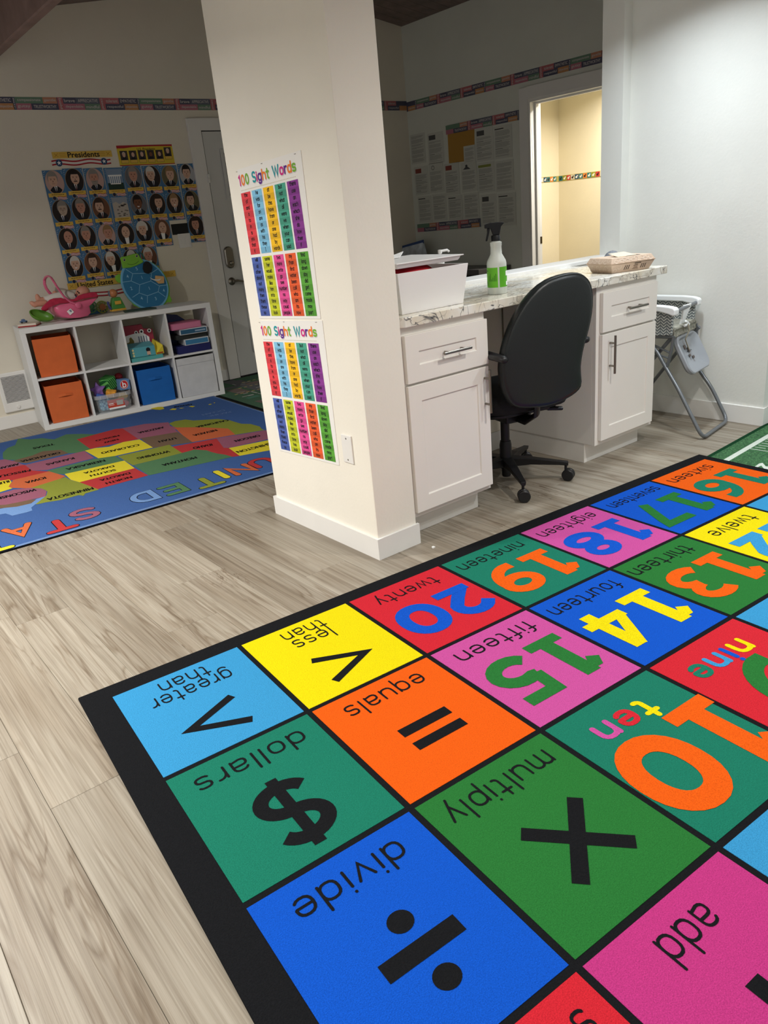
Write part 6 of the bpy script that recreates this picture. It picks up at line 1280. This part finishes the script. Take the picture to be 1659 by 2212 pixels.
for pts, dy in (([(330, 745), (270, 735), (215, 730), (190, 720), (180, 690), (165, 645), (160, 622)], .02), ([(330, 780), (240, 790), (165, 800), (120, 815), (95, 800), (60, 780), (28, 776)], -.03)):
    obj('leg', MB().tube([PY(*K(a, b), yc + dy) for a, b in pts], [.022, .024, .021, .021, .019, .014, .005], 12), M_DOLL, dl_, smooth=True)
# green leaf-shaped dish
gd = PY(*K(250, 1085), 4.16)
M_GRN2 = mat('green_plastic', (96, 148, 52), .35); rg = []
c0 = PY(*K(250, 990), 4.16); T1 = Vector((.93, -.1, -.34)).normalized(); T2 = Vector((.18, .75, .6)).normalized(); T3 = T1.cross(T2).normalized()
if T3.z > 0: T3 = -T3
for a in range(7):
    t_ = R(88 - a * 14.5); rg.append([c0 + T1 * (.088 * math.sin(t_) * math.cos(2 * math.pi * q / 24)) + T2 * (.055 * math.sin(t_) * math.sin(2 * math.pi * q / 24)) + T3 * (.052 * (math.cos(t_))) for q in range(24)])
inn = [[c0 + (p - c0) * .92 - T3 * .0 for p in r_] for r_ in reversed(rg)]
dsh = solo('toy_dish', MB().loft(list(reversed(rg)) + list(reversed(inn)), True, True), M_GRN2, 'green leaf-shaped plastic toy dish tipped against the carrier', 'toy', tuple(Vector((gd.x, gd.y, ZT))), smooth=True)
# picture book and blue toy at the left end
k0 = [SW(.01, .12, ZT + .001), SW(.13, .05, ZT + .001), SW(.185, .20, ZT + .001), SW(.08, .27, ZT + .001)]
bk_ = thing('picture_book', 'red and white picture book lying at the left end of the shelf top', 'book', tuple((k0[0] + k0[2]) / 2)); obj('cover', MB().prism(k0, (0, 0, .008)), mat('book_red', (160, 40, 44), .45), bk_, bevel=.001, seg=1)
k1 = [p + Vector((0, 0, .0085)) for p in k0]; obj('pages', MB().prism(k1, (0, 0, .014)), mat('book_white', (214, 200, 186), .6), bk_, bevel=.001, seg=1)
bt = PY(*K(-95, 1043), 4.19); bt.z = ZT + .0375
tcar = thing('toy_car', 'tiny blue toy car resting on the picture book', 'toy', (bt.x, bt.y, ZT + .0235)); M_TB = mat('toy_blue', (88, 110, 146), .4)
obj('car_body', MB().loft([[Vector((bt.x + x, bt.y + y, ZT + .028 + z)) for x, y in ((-.026, -.012), (.026, -.012), (.026, .012), (-.026, .012))] for z in (0, .012)]).loft([[Vector((bt.x + x * s, bt.y + y * s, ZT + .040 + z)) for x, y in ((-.016, -.011), (.014, -.011), (.014, .011), (-.016, .011))] for z, s in ((0, 1), (.012, .75))]), M_TB, tcar, bevel=.002)
for x in (-.016, .016):
    for y in (-.013, .013): obj('wheel', MB().lathe([(.0055, -.003), (.0055, .003)], (bt.x + x, bt.y + y, ZT + .0295), 12, (0, 1, 0)), M_BLACK, tcar)
# gear toy behind the carrier
gx = PY(*K(1220, 985), 4.28); gt = thing('gear_toy', 'blue toy stand holding two green perforated wheels', 'toy', (gx.x, 4.23, ZT))
obj('stand', MB().box(gx.x - .085, 4.287, ZT + .0005, gx.x + .10, 4.325, ZT + .03).box(gx.x - .02, 4.297, ZT + .03, gx.x + .005, 4.312, ZT + .12), mat('toy_teal_blue', (52, 112, 156), .4), gt, bevel=.004)
def wheel(cx, cz, r_, col, n):
    c = Vector((cx, 4.277, cz)); mb = MB().tube([c + Vector((r_ * math.cos(R(a)), 0, r_ * math.sin(R(a)))) for a in range(0, 360, 12)], .0055, 8, closed=True).lathe([(.016, -.006), (.016, .006)], c, 14, (0, 1, 0))
    mb.tube([c + Vector((r_ * .58 * math.cos(R(a)), 0, r_ * .58 * math.sin(R(a)))) for a in range(0, 360, 18)], .0045, 6, closed=True)
    for k in range(n): d = Vector((math.cos(2 * math.pi * k / n), 0, math.sin(2 * math.pi * k / n))); mb.tube([c + d * .014, c + d * r_], .0042, 6)
    return obj('wheel', mb, mat('wheel_%d_%d_%d' % col, col, .4), gt, smooth=True)
w1 = PY(*K(1130, 850), 4.277); w2 = PY(*K(1330, 845), 4.277)
wh1 = wheel(w1.x, w1.z, .047, (92, 150, 96), 8); wh2 = wheel(w2.x, w2.z - .004, .044, (168, 186, 92), 10)
obj('wheel_face', MB().lathe([(.026, 0), (.026, .006)], (w2.x, 4.266, w2.z - .004), 16, (0, -1, 0)), mat('toy_orange', (196, 128, 84), .5), wh2)
# dark green tray with a stacking figure
tr_ = PY(270, 690, 4.12); dg = solo('dark_tray', MB().prism([SW(.80, .11, ZT + .0005), SW(1.05, .085, ZT + .0005), SW(1.03, .20, ZT + .0005), SW(.82, .24, ZT + .0005)], (0, 0, .012)), mat('tray_dark_green', (38, 58, 48), .6), 'dark green tray under the toy figure on the shelf top', 'tray', tuple(SW(.92, .15, ZT)), bevel=.002)
fx_ = PY(254, 664, 4.15); FX, FYY = fx_.x, 4.15; fz = ZT + .013
fg_ = thing('toy_figure', 'green toy figure with round wooden head beside the turtle', 'toy', (FX, FYY, fz)); M_TG = mat('toy_green', (72, 140, 62), .4); M_TY = mat('toy_amber', (214, 164, 62), .4)
obj('body', MB().loft([[Vector((FX + sx__ * w, FYY + sy__ * .026, fz + z)) for sx__, sy__ in ((-1, -1), (1, -1), (1, 1), (-1, 1))] for z, w in ((.014, .058), (.030, .056), (.055, .048), (.09, .036), (.105, .03))]), M_TG, fg_, bevel=.006)
obj('base', MB().box(FX - .060, FYY - .03, fz, FX + .060, FYY + .028, fz + .016), M_TY, fg_, bevel=.004); obj('chest_block', MB().box(FX - .024, FYY - .038, fz + .050, FX + .026, FYY - .024, fz + .078), M_TY, fg_, bevel=.004)
obj('head', MB().ball((FX - .012, FYY, fz + .137), .033, n=18, m=12), mat('toy_wood', (186, 122, 78), .45), fg_, smooth=True)
obj('collar', MB().lathe([(.016, 0), (.012, .012)], (FX - .008, FYY, fz + .100), 14), mat('toy_wood', (186, 122, 78)), fg_)
obj('ear_piece', MB().ball((FX - .042, FYY, fz + .138), .012, .014, .022, 10, 6).ball((FX + .018, FYY + .006, fz + .14), .010, .014, .020, 10, 6), mat('toy_grey', (100, 104, 116), .5), fg_, smooth=True)
obj('hand_grip', MB().tube([(FX - .062, FYY - .02, fz + .02), (FX - .072, FYY - .02, fz + .045), (FX - .078, FYY - .02, fz + .07), (FX - .07, FYY - .02, fz + .078)], .010, 8), mat('toy_indigo', (54, 62, 120), .4), fg_, smooth=True)
# turtle toss board
def Q(x, y): return (180 + x / 7.541, 530 + y / 7.541)
yt = 4.205
tt = thing('turtle_board', 'smiling green turtle toss board with a blue shell on the shelf', 'toy', tuple(Vector((PY(*Q(1000, 980), yt).x, yt, ZT + .001))))
TC_ = PY(*Q(995, 655), yt)
def tw(x, y): p = PY(*Q(x, y), yt); p.z += .007; return p
def ell(sx_a, k=1.0, n=44):
    L = []
    for i in range(n):
        t_ = 2 * math.pi * i / n; a, b = 452 * math.cos(t_) * k, 352 * math.sin(t_) * k; r_ = R(52)
        L.append(tw(1000 + a * math.cos(r_) - b * math.sin(r_), 650 + a * math.sin(r_) + b * math.cos(r_)))
    return L
M_TGR = mat('turtle_green', (122, 184, 58), .7); M_TBL = mat('turtle_blue', (44, 116, 160), .75, bump=.2, bscale=300); M_TLB = mat('turtle_rim', (112, 176, 214), .7); M_HEX = paper('turtle_line', (150, 200, 226))
def dsk3(L, y0, y1): return MB().prism([Vector((p.x, y0, p.z)) for p in L], (0, y1 - y0, 0))
obj('board_edge', MB().loft([[Vector((p.x + .010, yt + .030, max(p.z - .008, ZT + .001))) for p in ell(0, 1.0)], [Vector((p.x + .006, yt + .004, max(p.z - .006, ZT + .001))) for p in ell(0, 1.02)]]), M_TGR, tt, smooth=40)
obj('shell_rim', MB().loft([[Vector((p.x, yt + .003, p.z)) for p in ell(0, 1.0)], [Vector((p.x, yt - .006, p.z)) for p in ell(0, .985)], [Vector((p.x, yt - .008, p.z)) for p in ell(0, .95)], [Vector((p.x, yt - .006, p.z)) for p in ell(0, .92)]]), M_TLB, tt, smooth=40)
shl = obj('shell_face', MB().prism([Vector((p.x, yt - .0085, p.z)) for p in ell(0, .915)], (0, .002, 0)), M_TBL, tt)
fr_t = frame((0, yt - .0092, 0), (1, 0, 0), (0, 0, 1))
hx = MB()
for L in ([(690, 405), (800, 475), (1105, 465), (1205, 400)], [(800, 475), (775, 595), (630, 615)], [(775, 595), (915, 655), (1095, 595), (1105, 465)], [(1095, 595), (1235, 675), (1365, 655)], [(915, 655), (905, 790), (800, 860)], [(905, 790), (1040, 835), (1215, 770), (1235, 675)], [(1040, 835), (1040, 950)], [(1215, 770), (1330, 850)]):
    hx.flat(fr_t, ribbon([(p.x, p.z) for p in [tw(*q) for q in L]], .0036), .0002)
obj('panel_line', hx, M_HEX, shl)
for dgt, x, y in (('5', 865, 395), ('4', 715, 520), ('1', 950, 538), ('2', 778, 715), ('1', 1070, 712), ('4', 1305, 748), ('4', 945, 875), ('3', 1175, 880)):
    p = tw(x, y); g, fw_, fh_ = text2d(dgt, .01); a_ = R(12); ge = [((u * math.cos(a_) - v * math.sin(a_)) * .036 + p.x, (u * math.sin(a_) + v * math.cos(a_)) * .036 + p.z) for u, v in g[0]]
    obj('numeral', MB().flat(fr_t, (ge, g[1]), .0003), M_HEX, shl)
hdp = [(600, 225), (620, 200), (680, 195), (760, 172), (830, 150), (880, 150), (905, 185), (930, 225), (975, 275), (955, 300), (860, 345), (760, 380), (640, 388), (632, 350), (622, 290)]
hd_ = obj('head', MB().prism([Vector((tw(*q).x, yt - .016, tw(*q).z)) for q in hdp], (0, .022, 0)), M_TGR, tt, bevel=.005)
frh = frame((0, yt - .0166, 0), (1, 0, 0), (0, 0, 1))
for x, y in ((658, 252), (860, 188)):
    p = tw(x, y); e1 = obj('eye', MB().flat(frh, oval(p.x, p.z, .0118, .0125, 18), .0002), paper('eye_rim', (196, 214, 120)), hd_); obj('pupil', MB().flat(frh, oval(p.x, p.z, .0085, .0098, 16), .0006).flat(frh, oval(p.x, p.z, .001, .001, 6), .0007), paper('navy', (34, 44, 74)), hd_); obj('glint', MB().flat(frh, oval(p.x - .002, p.z + .003, .002, .002, 8), .001), paper('white', (240, 240, 238)), hd_)
obj('smile', MB().flat(frh, ribbon([(tw(*q).x, tw(*q).z) for q in ((712, 315), (745, 326), (790, 328), (840, 312), (875, 288), (890, 266))], .0026), .0004).flat(frh, oval(tw(772, 265).x, tw(772, 265).z, .0015, .0015, 6), .0004).flat(frh, oval(tw(798, 258).x, tw(798, 258).z, .0015, .0015, 6), .0004), paper('ink', (26, 24, 30)), hd_)
for pts in ([(530, 520), (580, 480), (640, 500), (640, 640), (580, 620), (540, 580)], [(775, 915), (840, 920), (915, 975), (890, 1015), (840, 1000)], [(1330, 880), (1410, 820), (1450, 900), (1440, 940), (1350, 945)]):
    obj('flipper', MB().prism([Vector((tw(*q).x, yt + .002, max(tw(*q).z, ZT + .001))) for q in pts], (0, .02, 0)), M_TGR, tt, bevel=.004)
obj('carry_loop', MB().tube([Vector((tw(*q).x, yt + .02, tw(*q).z)) for q in ((900, 190), (930, 130), (975, 150), (1000, 210), (1020, 280), (1010, 330))], .010, 8, flat=.4), mat('turtle_dark', (56, 104, 96), .8), tt, smooth=True)
solo('black_pouch', MB().prism([Vector((tw(*q).x, yt - .030, tw(*q).z)) for q in ((965, 310), (1005, 272), (1050, 280), (1100, 330), (1112, 385), (1095, 450), (1050, 478), (985, 462), (955, 400))], (0, .020, 0)), mat('pouch_black', (30, 30, 32), .9), 'black bean bag stuck on the turtle shell below its head', 'bean bag', tuple(Vector((tw(1035, 380).x, yt - .02, tw(1035, 478).z))), 'bean bags stuck on the turtle board', bevel=.007)
bb_ = thing('tan_pouch', 'tan and white bean bag stuck on the turtle shell', 'bean bag', tuple(Vector((tw(1230, 600).x, yt - .02, tw(1230, 640).z))), 'bean bags stuck on the turtle board')
obj('bag', MB().prism([Vector((tw(*q).x, yt - .028, tw(*q).z)) for q in ((1160, 505), (1300, 518), (1302, 632), (1215, 640), (1155, 585))], (0, .018, 0)), mat('pouch_tan', (214, 172, 116), .9), bb_, bevel=.005)
obj('white_wing', MB().prism([Vector((tw(*q).x, yt - .032, tw(*q).z)) for q in ((1065, 540), (1120, 565), (1180, 570), (1250, 555), (1215, 590), (1150, 590), (1100, 570))], (0, .004, 0)), mat('pouch_white', (222, 222, 216), .9), bb_)
